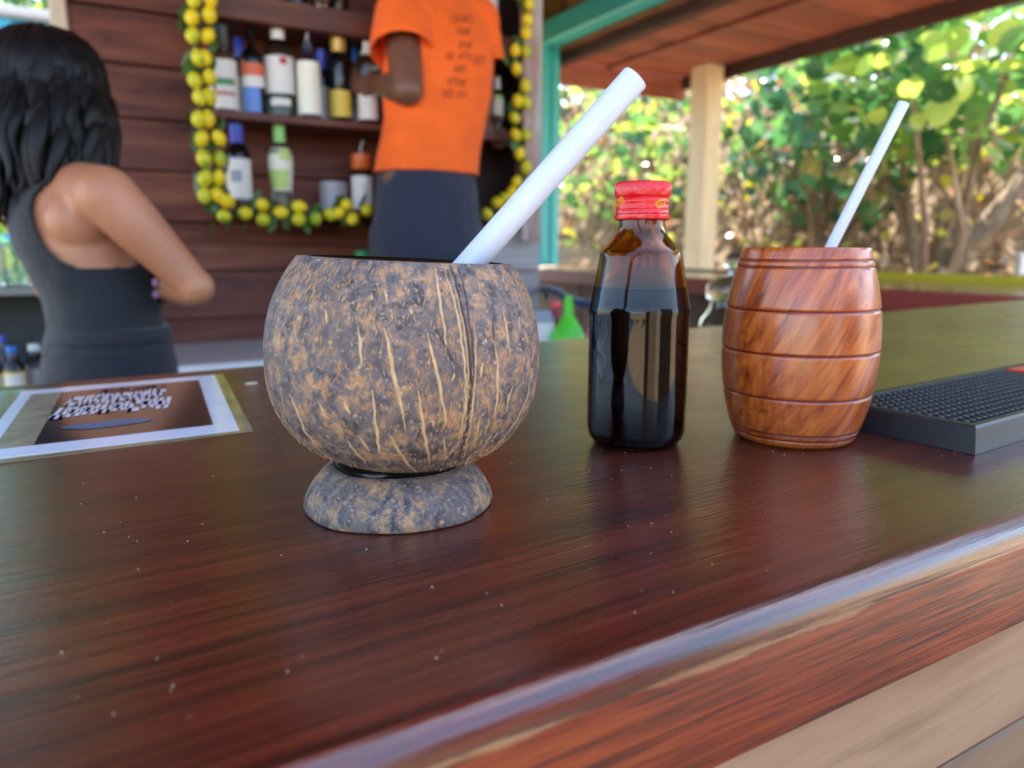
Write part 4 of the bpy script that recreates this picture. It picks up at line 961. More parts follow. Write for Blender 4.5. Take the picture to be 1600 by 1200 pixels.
# round leaves, three shapes shared by all the shrubs
def leaf_geo(r, cup, fold):
    vs = [(0, 0, 0)]; n = 10
    for i in range(n):
        a = 2 * math.pi * i / n; q = r * (1 + 0.05 * math.sin(3 * a)) * (0.86 if i == 0 else 1)
        vs.append((q * math.cos(a), q * math.sin(a) * 1.08, cup * r * (0.5 + 0.5 * math.cos(2 * a)) + fold * r * abs(math.sin(a))))
    return vs, [(0, 1 + i, 1 + (i + 1) % n) for i in range(n)]
LEAF = []
for k, (c_, f_) in enumerate(((0.12, 0.1), (0.2, 0.25), (0.05, 0.35))):
    g = G(); g.add(*leaf_geo(1.0, c_, f_)); LEAF.append(g)
def leaf_me(m):
    L = []
    for g in LEAF: me = g.mesh('leaf', 180); me.materials.append(M[m]); L.append(me)
    return L
LM_ = {m: leaf_me(m) for m in ('leaf_green', 'leaf_deep', 'leaf_dry')}
def shrub(name, label, cat, c, rad, nobj, nstuff, size, m, seed, base=None, group='shrubs outside the bar', toward=0.5):
    rq = random.Random(seed); c = V(c); base = V(base) if base else V((c.x, c.y, bank_z(c.x, c.y) if c.x > 3.85 else -0.065))
    t = thing(name, label, cat, base, group)
    def pick():
        while True:
            p = V((rq.uniform(-1, 1), rq.uniform(-1, 1), rq.uniform(-1, 1)))
            if 0.15 < p.length < 1 and rq.random() < 0.25 + 0.75 * p.length: break
        return c + V((p.x * rad[0], p.y * rad[1], p.z * rad[2]))
    nb = 7; tips_ = [pick() for _ in range(nb)]
    for i, q in enumerate(tips_):
        b0 = base + V((rq.uniform(-.1, .1), rq.uniform(-.1, .1), -0.03)); mid = b0.lerp(q, 0.5) + V((rq.uniform(-.2, .2), rq.uniform(-.2, .2), rq.uniform(-.1, .2)))
        G().tube([b0, b0.lerp(mid, .5), mid, mid.lerp(q, .5), q], [0.04, 0.034, 0.026, 0.018, 0.008], 7).build('branch', 'bark', t, 60)
    P_ = [pick() for _ in range(nobj + nstuff)]
    P_ = [p for p in P_ if not (3.0 < p.x < 3.95 and p.z > 1.9)]; big = G(); nobj = min(nobj, len(P_) - 1)
    P_.sort(key=lambda p: (p - CAM).length)
    for i, p in enumerate(P_):
        s = size * rq.uniform(0.6, 1.25); eul = (rq.gauss(0.3, 0.7), rq.gauss(0, 0.7), rq.uniform(0, 6.28))
        if i < nobj: inst(LM_[m][rq.randint(0, 2)], 'leaf', t, p, eul, (s, s, s))
        else:
            mt = Matrix.LocRotScale(p, __import__('mathutils').Euler(eul), V((s, s, s))); gg = LEAF[rq.randint(0, 2)]
            big.add([mt @ V(x) for x in gg.v], gg.f)
    big.build('foliage', m, t, 180, kind='stuff')
    return t
D = dep
shrub('sea_grape_shrub', 'large shrub of broad round green leaves at the upper right edge', 'shrub', D(1500, 60, 5.0), (1.1, 1.0, 0.85), 240, 330, 0.085, 'leaf_green', 1)
shrub('sea_grape_shrub', 'round leaved green shrub behind the thin white straw', 'shrub', D(1310, 190, 5.8), (0.85, 0.9, 0.85), 200, 260, 0.075, 'leaf_deep', 2)
shrub('sea_grape_shrub', 'sunlit shrub between the teal post and the tan timber post', 'shrub', D(1000, 235, 6.8), (0.9, 0.9, 0.75), 160, 330, 0.05, 'leaf_green', 3)
shrub('sea_grape_shrub', 'low sparse shrub at the right edge above the leaning trunk', 'shrub', D(1600, 250, 6.4), (0.8, 0.8, 0.7), 120, 240, 0.05, 'leaf_green', 4)
shrub('sea_grape_shrub', 'small leafy shrub low down behind the red-capped bottle', 'shrub', D(1080, 330, 7.6), (1.0, 0.9, 0.5), 90, 240, 0.05, 'leaf_green', 5)
shrub('sea_grape_shrub', 'dark green shrub low behind the top of the barrel cup', 'shrub', D(1290, 330, 7.2), (0.8, 0.7, 0.45), 90, 240, 0.055, 'leaf_deep', 6)
for i, (px, py, d_, rx, rz, n_) in enumerate([(880, 170, 9.5, 1.5, 1.5, 650), (1100, 150, 10.2, 1.6, 1.6, 700), (1330, 120, 10.0, 1.6, 1.7, 750), (1560, 90, 9.8, 1.7, 1.7, 900), (1780, 60, 9.0, 1.6, 1.8, 1200)]):
    shrub('tree', ['tall leafy tree farthest back beside the teal post', 'tall leafy tree farthest back, seen above the red bottle cap', 'tall leafy tree farthest back, right of the tan timber post', 'tall leafy tree farthest back at the upper right corner', 'tall leafy tree farthest back, mostly beyond the right edge'][i], 'tree', D(px, py, d_), (rx, 1.2, rz), 40, n_, 0.07, 'leaf_green' if i % 2 else 'leaf_deep', 20 + i, group='trees behind the shrubs')
# dry leaves and a tangle of bare twigs on the bank
g = G(); rq = random.Random(40)
for i in range(9000):
    x = rq.uniform(4.0, 12); y = rq.uniform(-2, 11)
    if x * 0.8 + y * 0.6 < 4.4 or x * 0.8 + y * 0.6 > 11.5: continue
    s = rq.uniform(0.02, 0.06); up_ = 0.02 if i % 3 == 0 else rq.uniform(0.02, 0.9)
    mt = Matrix.LocRotScale(V((x, y, bank_z(x, y) + up_)), __import__('mathutils').Euler((rq.gauss(0, .8), rq.gauss(0, .8), rq.uniform(0, 6.3))), V((s, s, s))); q = LEAF[rq.randint(0, 2)]
    g.add([mt @ V(p) for p in q.v], q.f)
g.build('leaf_litter', 'leaf_dry', terrain, 180, kind='stuff')
g = G()
for i in range(900):
    x = rq.uniform(4.6, 11); y = rq.uniform(-1, 10)
    if x * 0.8 + y * 0.6 < 5.0 or x * 0.8 + y * 0.6 > 11: continue
    p = V((x, y, bank_z(x, y) - 0.02)); q = p + V((rq.gauss(0, .45), rq.gauss(0, .45), rq.uniform(0.3, 1.3)))
    g.tube([p, p.lerp(q, .5) + V((rq.gauss(0, .08), rq.gauss(0, .08), 0)), q], [0.012, 0.009, 0.004], 4, False)
g.build('dry_twigs', 'twig', terrain, 60, kind='stuff')
# leaning trunk and fallen log
t0, t1 = D(1440, 470, 5.4), D(1700, 215, 5.6)
t00 = D(1400, 520, 5.4); t00.z = bank_z(t00.x, t00.y) - 0.03
tk = thing('leaning_tree', 'pale bare tree trunk leaning to the right behind the side counter', 'tree', t00)
G().tube([t00, D(1440, 455, 5.4), D(1490, 405, 5.42), D(1540, 358, 5.46), D(1590, 300, 5.5), D(1650, 215, 5.6), D(1720, 90, 5.7)], [0.12, 0.10, 0.095, 0.09, 0.085, 0.08, 0.06], 12).build('stem', 'bark', tk, 60)
G().tube([D(1500, 400, 5.42), D(1560, 365, 5.3), D(1620, 345, 5.2)], [0.06, 0.05, 0.04], 10).build('branch', 'bark', tk, 60)
M['log'] = wood('log', ['8a5a34', 'a87344', 'b9865a'], (6, 6, 6), (0, 0, 0), 0.8, bs=0.4)
l0, l1 = D(1235, 392, 6.2), D(1500, 378, 6.2)
o = G().tube([l0, l0.lerp(l1, .3) + V((0, 0, .02)), l0.lerp(l1, .7) - V((0, 0, .02)), l1], [0.06, 0.065, 0.06, 0.05], 10).build('fallen_branch', 'log', None, 60); o['label'] = 'orange-brown fallen branch lying level behind the barrel cup'; o['category'] = 'branch'
# blue beach hut seen past the left end of the wall
hq = ony(40, 19, 7.45); hz = hq.z
M['hut_blue'] = wood('hut_blue', ['1f7fb8', '2f95cc', '46a6d6'], (3, 3, 30), (0, 0, 0), 0.6, bs=0.1)
ht = thing('beach_hut', 'blue plank hut with white eaves board beyond the left end of the wall', 'hut', (-1.6, 8.6, -0.065))
G().box(-4.2, 0.6, 7.6, 9.8, -0.065, hz - 0.02).build('wall', 'hut_blue', ht)
for i in range(32):
    G().box(-4.2 + i * 0.15, -4.2 + i * 0.15 + 0.145, 7.56, 7.60, -0.065, hz - 0.03, 0.004).build('board', 'hut_blue', ht)
G().box(-4.3, 0.7, 7.42, 7.55, hz - 0.03, hz + 0.03, 0.005).build('eaves_board', 'grey_enamel', ht)
G().box(-4.3, 0.7, 7.5, 9.9, hz - 0.02, hz + 0.02).build('roof', 'grey_board', ht)
shrub('palm_tree', 'pale green tree crown above the white eaves of the blue hut', 'tree', (-0.6, 10.8, hz + 1.6), (2.0, 1.0, 1.6), 60, 1300, 0.10, 'leaf_green', 51, base=(-0.6, 10.8, -0.065), group='trees by the hut')
shrub('low_bush', 'bright yellow-green bush beyond the rack at the left frame edge', 'bush', (-0.75, 5.4, 0.95), (0.75, 0.6, 0.95), 120, 500, 0.06, 'leaf_green', 52, base=(-0.75, 5.4, -0.065), group='bushes by the hut')
# ------------------------------------------------------------------ people
N = NT('skin_light'); v = coords(N, (1, 1, 1), (0, 0, 0), False); N.l(ramp(N, noise(N, v, 9), [(0.3, hx('a86a4a')), (0.7, hx('bf825f'))]), N.b.inputs['Base Color'])
N.set(Roughness=0.5, Subsurface_Weight=0.12); N.b.inputs['Subsurface Radius'].default_value = (0.02, 0.008, 0.004); bump(N, noise(N, v, 350), 0.08); M['skin_tan'] = N.m
N = NT('skin_dark'); v = coords(N, (1, 1, 1), (0, 0, 0), False); N.l(ramp(N, noise(N, v, 9), [(0.3, hx('5e3a2c')), (0.7, hx('7a4f3d'))]), N.b.inputs['Base Color'])
N.set(Roughness=0.45, Subsurface_Weight=0.08); N.b.inputs['Subsurface Radius'].default_value = (0.02, 0.008, 0.004); bump(N, noise(N, v, 350), 0.08); M['skin_dark'] = N.m
def cloth(name, c, rough=0.85, sheen=0.2): 
    m = plain(name, c, rough, vary=0.08, nscale=14, bs=0.12, bscale=900); m.node_tree.nodes['Principled BSDF'].inputs['Sheen Weight'].default_value = sheen; return m
M['black_cloth'] = cloth('black_cloth', '11151b')
M['navy_cloth'] = cloth('navy_cloth', '10131c')
M['trouser_cloth'] = cloth('trouser_cloth', '20263a')
M['orange_cloth'] = cloth('orange_cloth', 'f8640c', 0.8, 0.1)
M['shirt_print'] = plain('shirt_print', '8a3318', 0.8)
M['nail'] = plain('nail', 'b58ab8', 0.3)
M['eye_white'] = plain('eye_white', 'e4dfd8', 0.2)
M['pupil'] = plain('pupil', '20140f', 0.1)
M['lips'] = plain('lips', '8c4a42', 0.45)
M['shoe'] = plain('shoe', '1b1c20', 0.5)
N = NT('black_hair'); v = coords(N, (90, 90, 6), (0, 0, 0), False); f = noise(N, v, 1, 4)
N.l(ramp(N, f, [(0.3, hx('050404')), (0.75, hx('110f10'))]), N.b.inputs['Base Color']); N.set(Roughness=0.5, Specular_IOR_Level=0.3); bump(N, f, 0.5, 0.003); M['black_hair'] = N.m

def limb(g, pts, rad, flat=1.0):
    for i in range(len(pts) - 1):
        a, b = V(pts[i]), V(pts[i + 1]); g.tube([a, a.lerp(b, .5), b], [rad[i], (rad[i] + rad[i + 1]) / 2, rad[i + 1]], 16)
    for p, r in zip(pts, rad): g.ball(p, r * 0.995, 14, 10)
def hand(g, wrist, d, pn, side, s=1.0, curl=0.5):
    """wrist, direction of the fingers, palm normal, thumb side vector sign; returns finger tips"""
    d = V(d).normalized(); pn = (V(pn) - d * V(pn).dot(d)).normalized(); lat = d.cross(pn) * side
    w = V(wrist); tips = []
    g.loft([(w + d * (t * s), a * s, b * s, lat, pn) for t, a, b in ((-0.01, 0.026, 0.019), (0.02, 0.032, 0.017), (0.055, 0.040, 0.015), (0.082, 0.041, 0.013), (0.092, 0.036, 0.010))], 16)
    for k, (off, L, r) in enumerate(((0.029, 0.072, 0.0088), (0.010, 0.080, 0.0092), (-0.010, 0.075, 0.0088), (-0.029, 0.060, 0.0078))):
        p = w + d * (0.075 * s) + lat * (off * s); dd = (d + lat * (off * 2.5)).normalized(); P_ = [p]; rr_ = [r * s * 1.08]
        for q, ln in enumerate((0.46, 0.32, 0.22)):
            an = curl * (0.5, 0.8, 0.7)[q]; ax_ = dd.cross(pn).normalized(); dd = (Matrix.Rotation(an, 3, ax_) @ dd).normalized()
            p = p + dd * (L * ln * s * (1.25 if q == 0 else 1)); P_.append(p); rr_.append(r * s * (1.0, 0.92, 0.8)[q])
        limb(g, P_, rr_); tips.append((p, dd))
    p = w + d * (0.022 * s) + lat * (0.026 * s)
    limb(g, [p, p + (d * 0.6 + lat * 0.75 + pn * 0.25).normalized() * 0.036 * s, p + (d * 0.6 + lat * 0.75 + pn * 0.25).normalized() * 0.036 * s + (d * 0.9 + lat * 0.25 + pn * 0.4).normalized() * 0.030 * s], [0.013 * s, 0.0105 * s, 0.0085 * s])
    return tips
def head(g, c, f, s=1.0):
    """skull, face, nose and ears; c is the centre at eye height"""
    f = V(f).normalized(); up = V((0, 0, 1)); r = f.cross(up).normalized()
    rings = [(-0.112, 0.022, 0.020, 0.066), (-0.105, 0.036, 0.036, 0.055), (-0.085, 0.050, 0.060, 0.036), (-0.055, 0.061, 0.080, 0.014), (-0.025, 0.067, 0.090, 0.003), (0.0, 0.070, 0.094, -0.002), (0.035, 0.074, 0.098, -0.006), (0.065, 0.070, 0.092, -0.010), (0.09, 0.055, 0.072, -0.014), (0.106, 0.032, 0.042, -0.016), (0.112, 0.010, 0.014, -0.016)]
    g.loft([(c + up * (z * s) + f * (o * s), a * s, b * s, r, f) for z, a, b, o in rings], 28, 2.15)
    limb(g, [c + f * 0.088 * s + up * 0.005 * s, c + f * 0.103 * s - up * 0.032 * s], [0.008 * s, 0.0125 * s]); g.ball(c + f * 0.097 * s - up * 0.036 * s, (0.016 * s,) * 3, 10, 8)
    limb(g, [c + f * 0.088 * s + up * 0.022 * s - r * 0.035 * s, c + f * 0.088 * s + up * 0.022 * s + r * 0.035 * s], [0.008 * s, 0.008 * s])
    limb(g, [c + f * 0.084 * s - up * 0.066 * s - r * 0.014 * s, c + f * 0.084 * s - up * 0.066 * s + r * 0.014 * s], [0.009 * s, 0.009 * s])
    for q in (-1, 1):
        e = c + r * (q * 0.071 * s) - up * 0.012 * s; g.ball(e, 0.016 * s, 10, 8); limb(g, [e - up * .016 * s, e + up * .02 * s + r * q * .006 * s], [0.008 * s, 0.012 * s])
    return r
def face_parts(c, f, r, s, parent):
    f = V(f).normalized(); up = V((0, 0, 1))
    for q in (-1, 1):
        e = c + f * (0.0835 * s) + r * (q * 0.031 * s) + up * 0.002
        o = G().ball(e, 0.0115 * s, 12, 8).build('eye', 'eye_white', parent, 180); G().ball(e + f * 0.0078 * s, 0.0052 * s, 10, 6).build('iris', 'pupil', o, 180)
    g = G(); limb(g, [c + f * 0.0905 * s - up * 0.066 * s - r * 0.02 * s, c + f * 0.0945 * s - up * 0.066 * s, c + f * 0.0905 * s - up * 0.066 * s + r * 0.02 * s], [0.003 * s, 0.0055 * s, 0.003 * s]); g.build('lips', 'lips', parent, 180)

# ---- woman with long black hair, back to the camera, arms folded
a = R(52); Fd = (FH * math.cos(a) + RT * math.sin(a)).normalized(); Rd = (RT * math.cos(a) - FH * math.sin(a)).normalized()
TD = 1.40
tors = [(590, 170, .150, .108), (545, 169, .142, .100), (510, 167, .124, .088), (470, 160, .121, .088), (430, 150, .126, .098), (390, 138, .136, .110), (350, 126, .142, .108), (318, 117, .146, .094), (296, 112, .132, .078), (280, 108, .095, .062), (266, 105, .062, .052)]
tr = [(dep(cx, y, TD), la, lb, Rd, Fd) for y, cx, la, lb in tors]
wroot = dep(170, 590, TD)
wom = thing('person', 'person with long black hair in black tank top seen from behind, arms folded', 'person', (wroot.x, wroot.y, 0))
SHR, SHL = dep(166, 305, 1.262), dep(30, 303, 1.515)
ELR, ELL = dep(306, 449, 1.33), dep(80, 450, 1.66)
WRR = dep(205, 452, 1.58); WRL = dep(222, 450, 1.47)
g = G(); g.loft(tr, 32, 2.1)
limb(g, [dep(116, 300, 1.375), SHR, SHR.lerp(ELR, .35), SHR.lerp(ELR, .7), ELR], [0.058, 0.050, 0.045, 0.037, 0.030])
limb(g, [ELR, ELR.lerp(WRR, .3), WRR], [0.034, 0.033, 0.024])
limb(g, [dep(106, 300, 1.41), SHL, SHL.lerp(ELL, .5), ELL], [0.056, 0.047, 0.042, 0.034]); limb(g, [ELL, ELL.lerp(WRL, .3), WRL], [0.034, 0.033, 0.024])
g.ball(dep(128, 345, 1.30), (0.060, 0.050, 0.055), 14, 10)
hand(g, WRR, (ELL - WRR), Fd * -1, 1, 0.92, 0.5)
tips = hand(g, WRL, (dep(256, 436, 1.385) - WRL), Fd * -1 + Rd * -0.3, -1, 0.92, 0.25)
HC = dep(90, 161, 1.43); HF = (FH * math.cos(R(34)) + RT * math.sin(R(34))).normalized()
limb(g, [dep(106, 275, 1.405), dep(98, 235, 1.43), HC - V((0, 0, 0.06))], [0.055, 0.052, 0.055])
hr = head(g, HC, HF, 0.98)
# legs
LG = []
for q in (-1, 1):
    hp_ = wroot + Rd * (q * 0.085) - V((0, 0, 0.06)); kn = V((hp_.x, hp_.y, 0.47)) + Fd * 0.02; an_ = V((hp_.x, hp_.y, 0.085)) - Fd * 0.03; LG.append((hp_, kn, an_))
    limb(g, [hp_, kn, an_], [0.085, 0.052, 0.036])
body = g.build('body', 'skin_tan', wom); remesh(body, 0.0055, 5); body.data.materials.clear(); body.data.materials.append(M['skin_tan'])
face_parts(HC, HF, hr, 0.98, wom)
for p, d in tips: G().ball(p - Fd * 0.004, (0.006, 0.006, 0.008), 8, 6).build('fingernail', 'nail', body, 180, label='lilac painted fingernail')
# tank top: follows the torso, cut away at the arms and neck
g = G(); g.loft([(c, la + 0.008, lb + 0.008, dl, dd) for c, la, lb, dl, dd in tr if True], 32, 2.1)
tank = g.build('tank_top', 'black_cloth', wom); remesh(tank, 0.006, 5, 0.006, 0.06)
bm = bmesh.new(); bm.from_mesh(tank.data)
AR = dep(158, 330, 1.285); neck = dep(105, 262, 1.40)
zb_ = dep(172, 525, TD).z
kill = []
for vv in bm.verts:
    rel = vv.co - tr[5][0]; la = rel.dot(Rd)
    dz = vv.co.z - SHR.z
    cut = False
    for q, sh in ((1, SHR), (-1, SHL)):
        t_ = (vv.co - sh).dot(Rd) * q
        zz = vv.co.z - (sh.z - 0.118)
        edge = -0.075 + 0.03 * max(0, 1 - abs(zz - 0.06) / 0.1)
        if zz > 0:
            if t_ > -0.088 and zz > (0.115 * ((-0.015 - t_) / 0.073) ** 2 if t_ < -0.015 else 0.12 * ((t_ + 0.015) / 0.055)): cut = True
    nd = (vv.co - neck); nd_h = V((nd.x, nd.y, 0)).length
    if vv.co.z > SHR.z + 0.015 and nd_h < 0.075: cut = True
    if vv.co.z > neck.z - 0.012: cut = True
    if vv.co.z < zb_ - 0.03: cut = True
    if cut: kill.append(vv)
bmesh.ops.delete(bm, geom=kill, context='VERTS')
for _ in range(8): bmesh.ops.smooth_vert(bm, verts=[q for q in bm.verts if q.is_boundary], factor=0.5, use_axis_x=True, use_axis_y=True, use_axis_z=True)
bm.to_mesh(tank.data); bm.free()
sm = tank.modifiers.new('s', 'SOLIDIFY'); sm.thickness = 0.003; sm.offset = 0
tank.data.materials.clear(); tank.data.materials.append(M['black_cloth'])
g = G(); g.loft([(dep(171, y, TD), la, lb, Rd, Fd) for y, la, lb in ((650, .166, .124), (620, .164, .122), (590, .160, .118), (545, .151, .109), (522, .138, .100), (512, .133, .096))], 32, 2.1)
for hp_, kn, an_ in LG: limb(g, [hp_, hp_.lerp(kn, .5), kn, an_ + V((0, 0, .04))], [0.098, 0.084, 0.064, 0.052])
tw = g.build('trousers', 'navy_cloth', wom); remesh(tw, 0.008, 5, 0.006, 0.08); tw.data.materials.clear(); tw.data.materials.append(M['navy_cloth'])
g = G(); wb_ = [(dep(171, y, TD), la, lb, Rd, Fd) for y, la, lb in ((526, .146, .107), (516, .140, .103), (508, .136, .1))]
g.loft(wb_, 32, 2.1); g.build('waistband', 'navy_cloth', tw, 60)
def shoe(p, f, parent):
    f = V(f).normalized(); r = f.cross(UP).normalized()
    g = G(); g.loft([(V((p.x, p.y, 0)) + f * t + V((0, 0, zz)), a_, b_, r, UP) for t, a_, b_, zz in ((-0.075, .018, .018, .027 + p.z), (-0.065, .032, .034, .036 + p.z), (0.0, .038, .045, .046 + p.z), (0.06, .042, .032, .033 + p.z), (0.13, .045, .025, .026 + p.z), (0.17, .036, .020, .021 + p.z), (0.185, .015, .012, .014 + p.z))], 20, 2.6)
    g.build('shoe', 'shoe', parent, 60)
for hp_, kn, an_ in LG: shoe(V((an_.x, an_.y, 0.001)), Fd, wom)
# hair: a cap over the skull and many long wavy locks
g = G(); rh = random.Random(21)
g.ball(HC + V((0, 0, 0.034)) - HF * 0.014, (0.106, 0.106, 0.098), 28, 20)
g.ball(HC + V((0, 0, -0.02)) - HF * 0.032, (0.092, 0.092, 0.115), 24, 16)
limb(g, [HC - HF * 0.03, dep(92, 235, 1.43) - HF * 0.04, dep(88, 272, 1.39) - HF * 0.02], [0.10, 0.105, 0.08])
cap_h = g.build('hair', 'black_hair', wom); remesh(cap_h, 0.008, 4)
cap_h.data.materials.clear(); cap_h.data.materials.append(M['black_hair'])
g = G(); side = HF.cross(UP).normalized()
zsh = dep(100, 300, 1.39).z
for i in range(270):
    ph = rh.uniform(-math.pi, math.pi)              # 0 = back of the head
    if abs(ph) > R(125): continue
    dirv = (-HF * math.cos(ph) + side * math.sin(ph))
    st_a = rh.uniform(R(15), R(80)); pts = []; n_ = 15
    zend = zsh - 0.005 + rh.uniform(-0.045, 0.05) - 0.02 * math.cos(ph)
    rout = rh.uniform(0.095, 0.138); amp = rh.uniform(0.004, 0.012); fr_ = rh.uniform(1.5, 2.8); p0 = rh.uniform(0, 6.28)
    c0 = HC + V((0, 0, 0.034)) - HF * 0.014
    for k in range(n_):
        t = k / (n_ - 1)
        if t < 0.35:
            an2 = st_a * (1 - t / 0.35); rr_ = 0.108; p = c0 + dirv * (rr_ * math.cos(an2)) + V((0, 0, 0.101 * math.sin(an2)))
        else:
            u = (t - 0.35) / 0.65; zz = c0.z + (zend - c0.z) * u
            rad_ = 0.108 + (rout - 0.108) * min(1, u * 2.2) - 0.012 * max(0, u - .75) * 4
            shift = (dep(88, 300, 1.40) - HC) * u; shift.z = 0
            p = V((c0.x, c0.y, zz)) + dirv * rad_ + shift * 0.9
        w_ = amp * min(1, t * 2); tang = dirv.cross(UP)
        p = p + tang * (w_ * math.sin(fr_ * 6.28 * t + p0)) + dirv * (w_ * 0.7 * math.cos(fr_ * 6.28 * t + p0))
        pts.append(p)
    r0 = rh.uniform(0.009, 0.018)
    g.tube(pts, [r0 * (0.5 + 0.5 * min(1, k / 3)) * (1 if k < n_ - 4 else (n_ - k) / 5) for k in range(n_)], 6, True, 0.6)
g.build('hair_locks', 'black_hair', cap_h, 180)

# ---- man in the orange shirt, back to the camera, reaching to the shelf
a = R(-42); Fm = (FH * math.cos(a) + RT * math.sin(a)).normalized(); Rm = (RT * math.cos(a) - FH * math.sin(a)).normalized()
MD = 2.42
tors = [(300, 669, .172, .125), (270, 668, .170, .120), (230, 674, .166, .112), (190, 680, .168, .112), (150, 684, .176, .118), (110, 686, .186, .122), (70, 684, .192, .118), (40, 680, .188, .105), (15, 676, .165, .088), (-5, 672, .120, .070), (-22, 668, .075, .062)]
tr = [(dep(cx, y, MD), la, lb, Rm, Fm) for y, cx, la, lb in tors]
mroot = dep(669, 300, MD)
man = thing('person', 'person in orange T-shirt and dark trousers seen from behind at the liquor shelves', 'person', (mroot.x, mroot.y, STEP_Z))
SL, SR = dep(628, 30, 2.30), dep(744, 32, 2.54)
EL, ER = dep(637, 140, 2.24), dep(755, 150, 2.62)
WL = dep(588, 132, 2.40); WR = dep(742, 190, 2.70)
LG = []
for q in (-1, 1):
    hp_ = mroot + Rm * (q * 0.095) - V((0, 0, 0.10)); kn = V((hp_.x, hp_.y, STEP_Z + 0.45)) + Fm * 0.02; an_ = V((hp_.x, hp_.y, STEP_Z + 0.085)) - Fm * 0.03; LG.append((hp_, kn, an_))
g = G(); g.loft(tr, 32, 2.1)
for hp_, kn, an_ in LG: limb(g, [hp_, kn, an_], [0.09, 0.056, 0.04])
limb(g, [dep(672, 40, 2.40), SL, SL.lerp(EL, .5), EL], [0.07, 0.062, 0.056, 0.050]); limb(g, [EL, EL.lerp(WL, .35), WL], [0.050, 0.047, 0.032])
limb(g, [dep(690, 40, 2.44), SR, SR.lerp(ER, .5), ER], [0.07, 0.060, 0.050, 0.042]); limb(g, [ER, ER.lerp(WR, .35), WR], [0.042, 0.042, 0.029])
hand(g, WL, dep(548, 124, 2.44) - WL, Rm * 0.6 + Fm, 1, 1.15, 0.6); hand(g, WR, V((1, -0.2, -0.6)), V((-.3, -1, 0)), -1, 1.0, 0.6)
MHC = dep(655, -112, 2.44); MHF = (Fm - UP * 0.1).normalized(); MHF = V((MHF.x, MHF.y, 0)).normalized()
limb(g, [dep(670, 0, MD), dep(664, -45, MD), MHC - V((0, 0, 0.05))], [0.065, 0.062, 0.062]); hr = head(g, MHC, MHF, 1.04)
body = g.build('body', 'skin_dark', man); remesh(body, 0.0065, 5); body.data.materials.clear(); body.data.materials.append(M['skin_dark'])
face_parts(MHC, MHF, hr, 1.04, man)
g = G(); g.ball(MHC + V((0, 0, 0.036)) - MHF * 0.012, (0.088, 0.088, 0.086), 24, 16); g.ball(MHC + V((0, 0, -0.01)) - MHF * 0.03, (0.078, 0.078, 0.085), 20, 12)
hb = g.build('hair', 'black_hair', man); remesh(hb, 0.008, 3, 0.006, 0.012); hb.data.materials.clear(); hb.data.materials.append(M['black_hair'])
g = G(); g.loft([(c, la + 0.014, lb + 0.014, dl, dd) for c, la, lb, dl, dd in tr][:-1], 36, 2.15)
SLE = SL.lerp(EL, .47) + (SL - SR).normalized() * 0.010; g2 = SR.lerp(ER, .52)
limb(g, [dep(672, 36, 2.40), SL], [0.086, 0.088]); limb(g, [dep(690, 36, 2.44), SR], [0.082, 0.082])
shirt = g.build('t_shirt', 'orange_cloth', man); remesh(shirt, 0.008, 6, 0.016, 0.09)
bm = bmesh.new(); bm.from_mesh(shirt.data); kill = []
zh = dep(668, 276, MD).z; dl1 = (EL - SL).normalized(); dr1 = (ER - SR).normalized()
for vv in bm.verts:
    if vv.co.z < zh: kill.append(vv); continue
    nd = vv.co - dep(668, -24, MD)
    if V((nd.x, nd.y, nd.z * .6)).length < 0.062: kill.append(vv)
bmesh.ops.delete(bm, geom=kill, context='VERTS')
for _ in range(6): bmesh.ops.smooth_vert(bm, verts=[q for q in bm.verts if q.is_boundary], factor=0.5, use_axis_x=True, use_axis_y=True, use_axis_z=True)
bm.to_mesh(shirt.data); bm.free()
shirt.data.materials.clear(); shirt.data.materials.append(M['orange_cloth'])
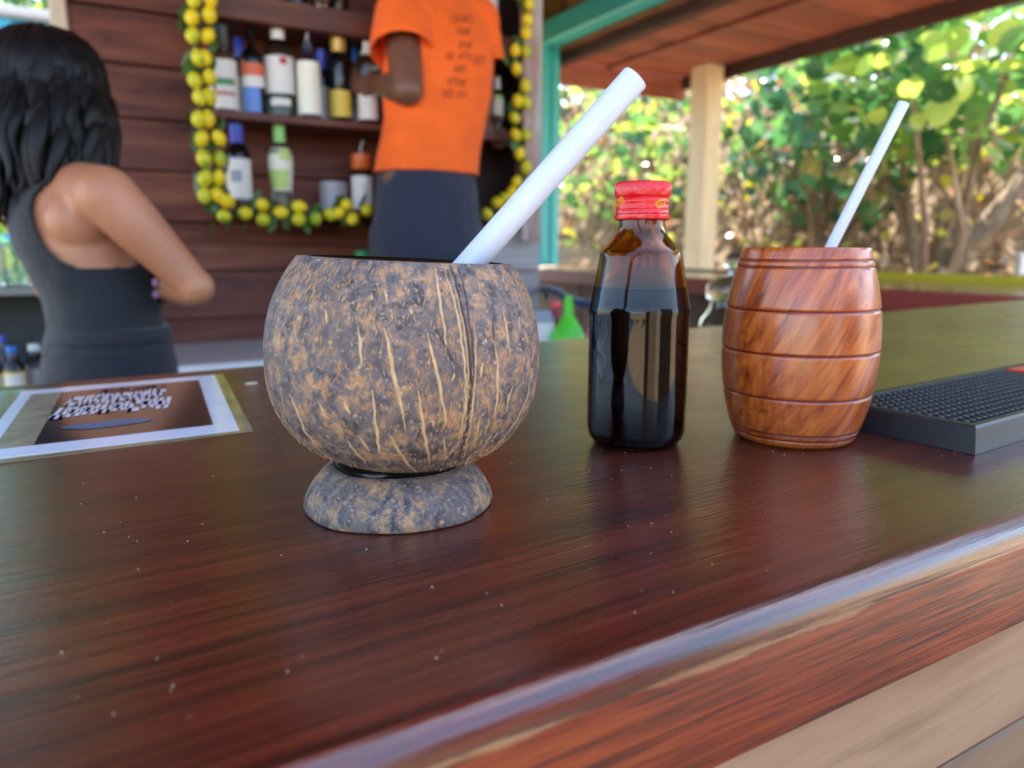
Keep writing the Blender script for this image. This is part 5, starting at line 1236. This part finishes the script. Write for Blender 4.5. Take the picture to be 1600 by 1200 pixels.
for A_, B_, d_, rr_ in ((SL, SLE, dl1, 0.094), (SR, g2, dr1, 0.082)):
    gs = G(); pts = [A_ - d_ * 0.03, A_ + d_ * 0.005, A_.lerp(B_, .5), B_ - d_ * 0.012, B_, B_ + d_ * 0.003]
    gs.tube(pts, [rr_ * 0.80, rr_ * 0.93, rr_, rr_ * 1.04, rr_ * 1.05, rr_ * 1.03], 32, False)
    so = gs.build('sleeve', 'orange_cloth', shirt, 180); sm = so.modifiers.new('s', 'SOLIDIFY'); sm.thickness = 0.004; sm.offset = -1
sbvh = bvh_of(shirt)
sm = shirt.modifiers.new('s', 'SOLIDIFY'); sm.thickness = 0.004; sm.offset = -1
# the print down the spine: rows of dark letters, too soft in the photograph to be read
rows = [(722, 30, 34, 5), (725, 49, 22, 3), (728, 70, 22, 3), (727, 88, 20, 3), (704, 88, 12, 2), (748, 95, 18, 3), (719, 108, 18, 3), (710, 127, 20, 3), (724, 130, 10, 2), (700, 147, 18, 3), (722, 148, 14, 2)]
rs = random.Random(4)
for (cx, cy, w, n_) in rows:
    for i in range(n_):
        x = cx - w / 2 + w * (i + 0.5) / n_; hgt = 6.5
        kk = rs.randint(0, 2); ww = w / n_ * 0.36
        for poly in ([(x - ww, cy - hgt), (x - ww, cy + hgt)], [(x - ww, cy - hgt * (0 if kk else 1)), (x + ww, cy - hgt * (0 if kk else 1))], [(x + ww, cy - hgt), (x + ww * (1 if kk != 2 else -1), cy + hgt)]):
            streak(sbvh, poly, 7, 0.001, False, 0.1).build('letter', 'shirt_print', shirt)
g = G(); g.loft([(dep(cx, y, MD), la, lb, Rm, Fm) for y, cx, la, lb in ((425, 670, .168, .128), (390, 670, .190, .145), (350, 669, .184, .140), (310, 669, .178, .134), (280, 668, .172, .128), (262, 668, .166, .122))], 32, 2.2)
for hp_, kn, an_ in LG: limb(g, [hp_ - V((0, 0, .05)), hp_.lerp(kn, .5), kn, an_ + V((0, 0, .03))], [0.115, 0.105, 0.088, 0.075])
tm = g.build('trousers', 'trouser_cloth', man); remesh(tm, 0.009, 5, 0.014, 0.07); tm.data.materials.clear(); tm.data.materials.append(M['trouser_cloth'])
for hp_, kn, an_ in LG: shoe(V((an_.x, an_.y, STEP_Z + 0.001)), Fm, man)
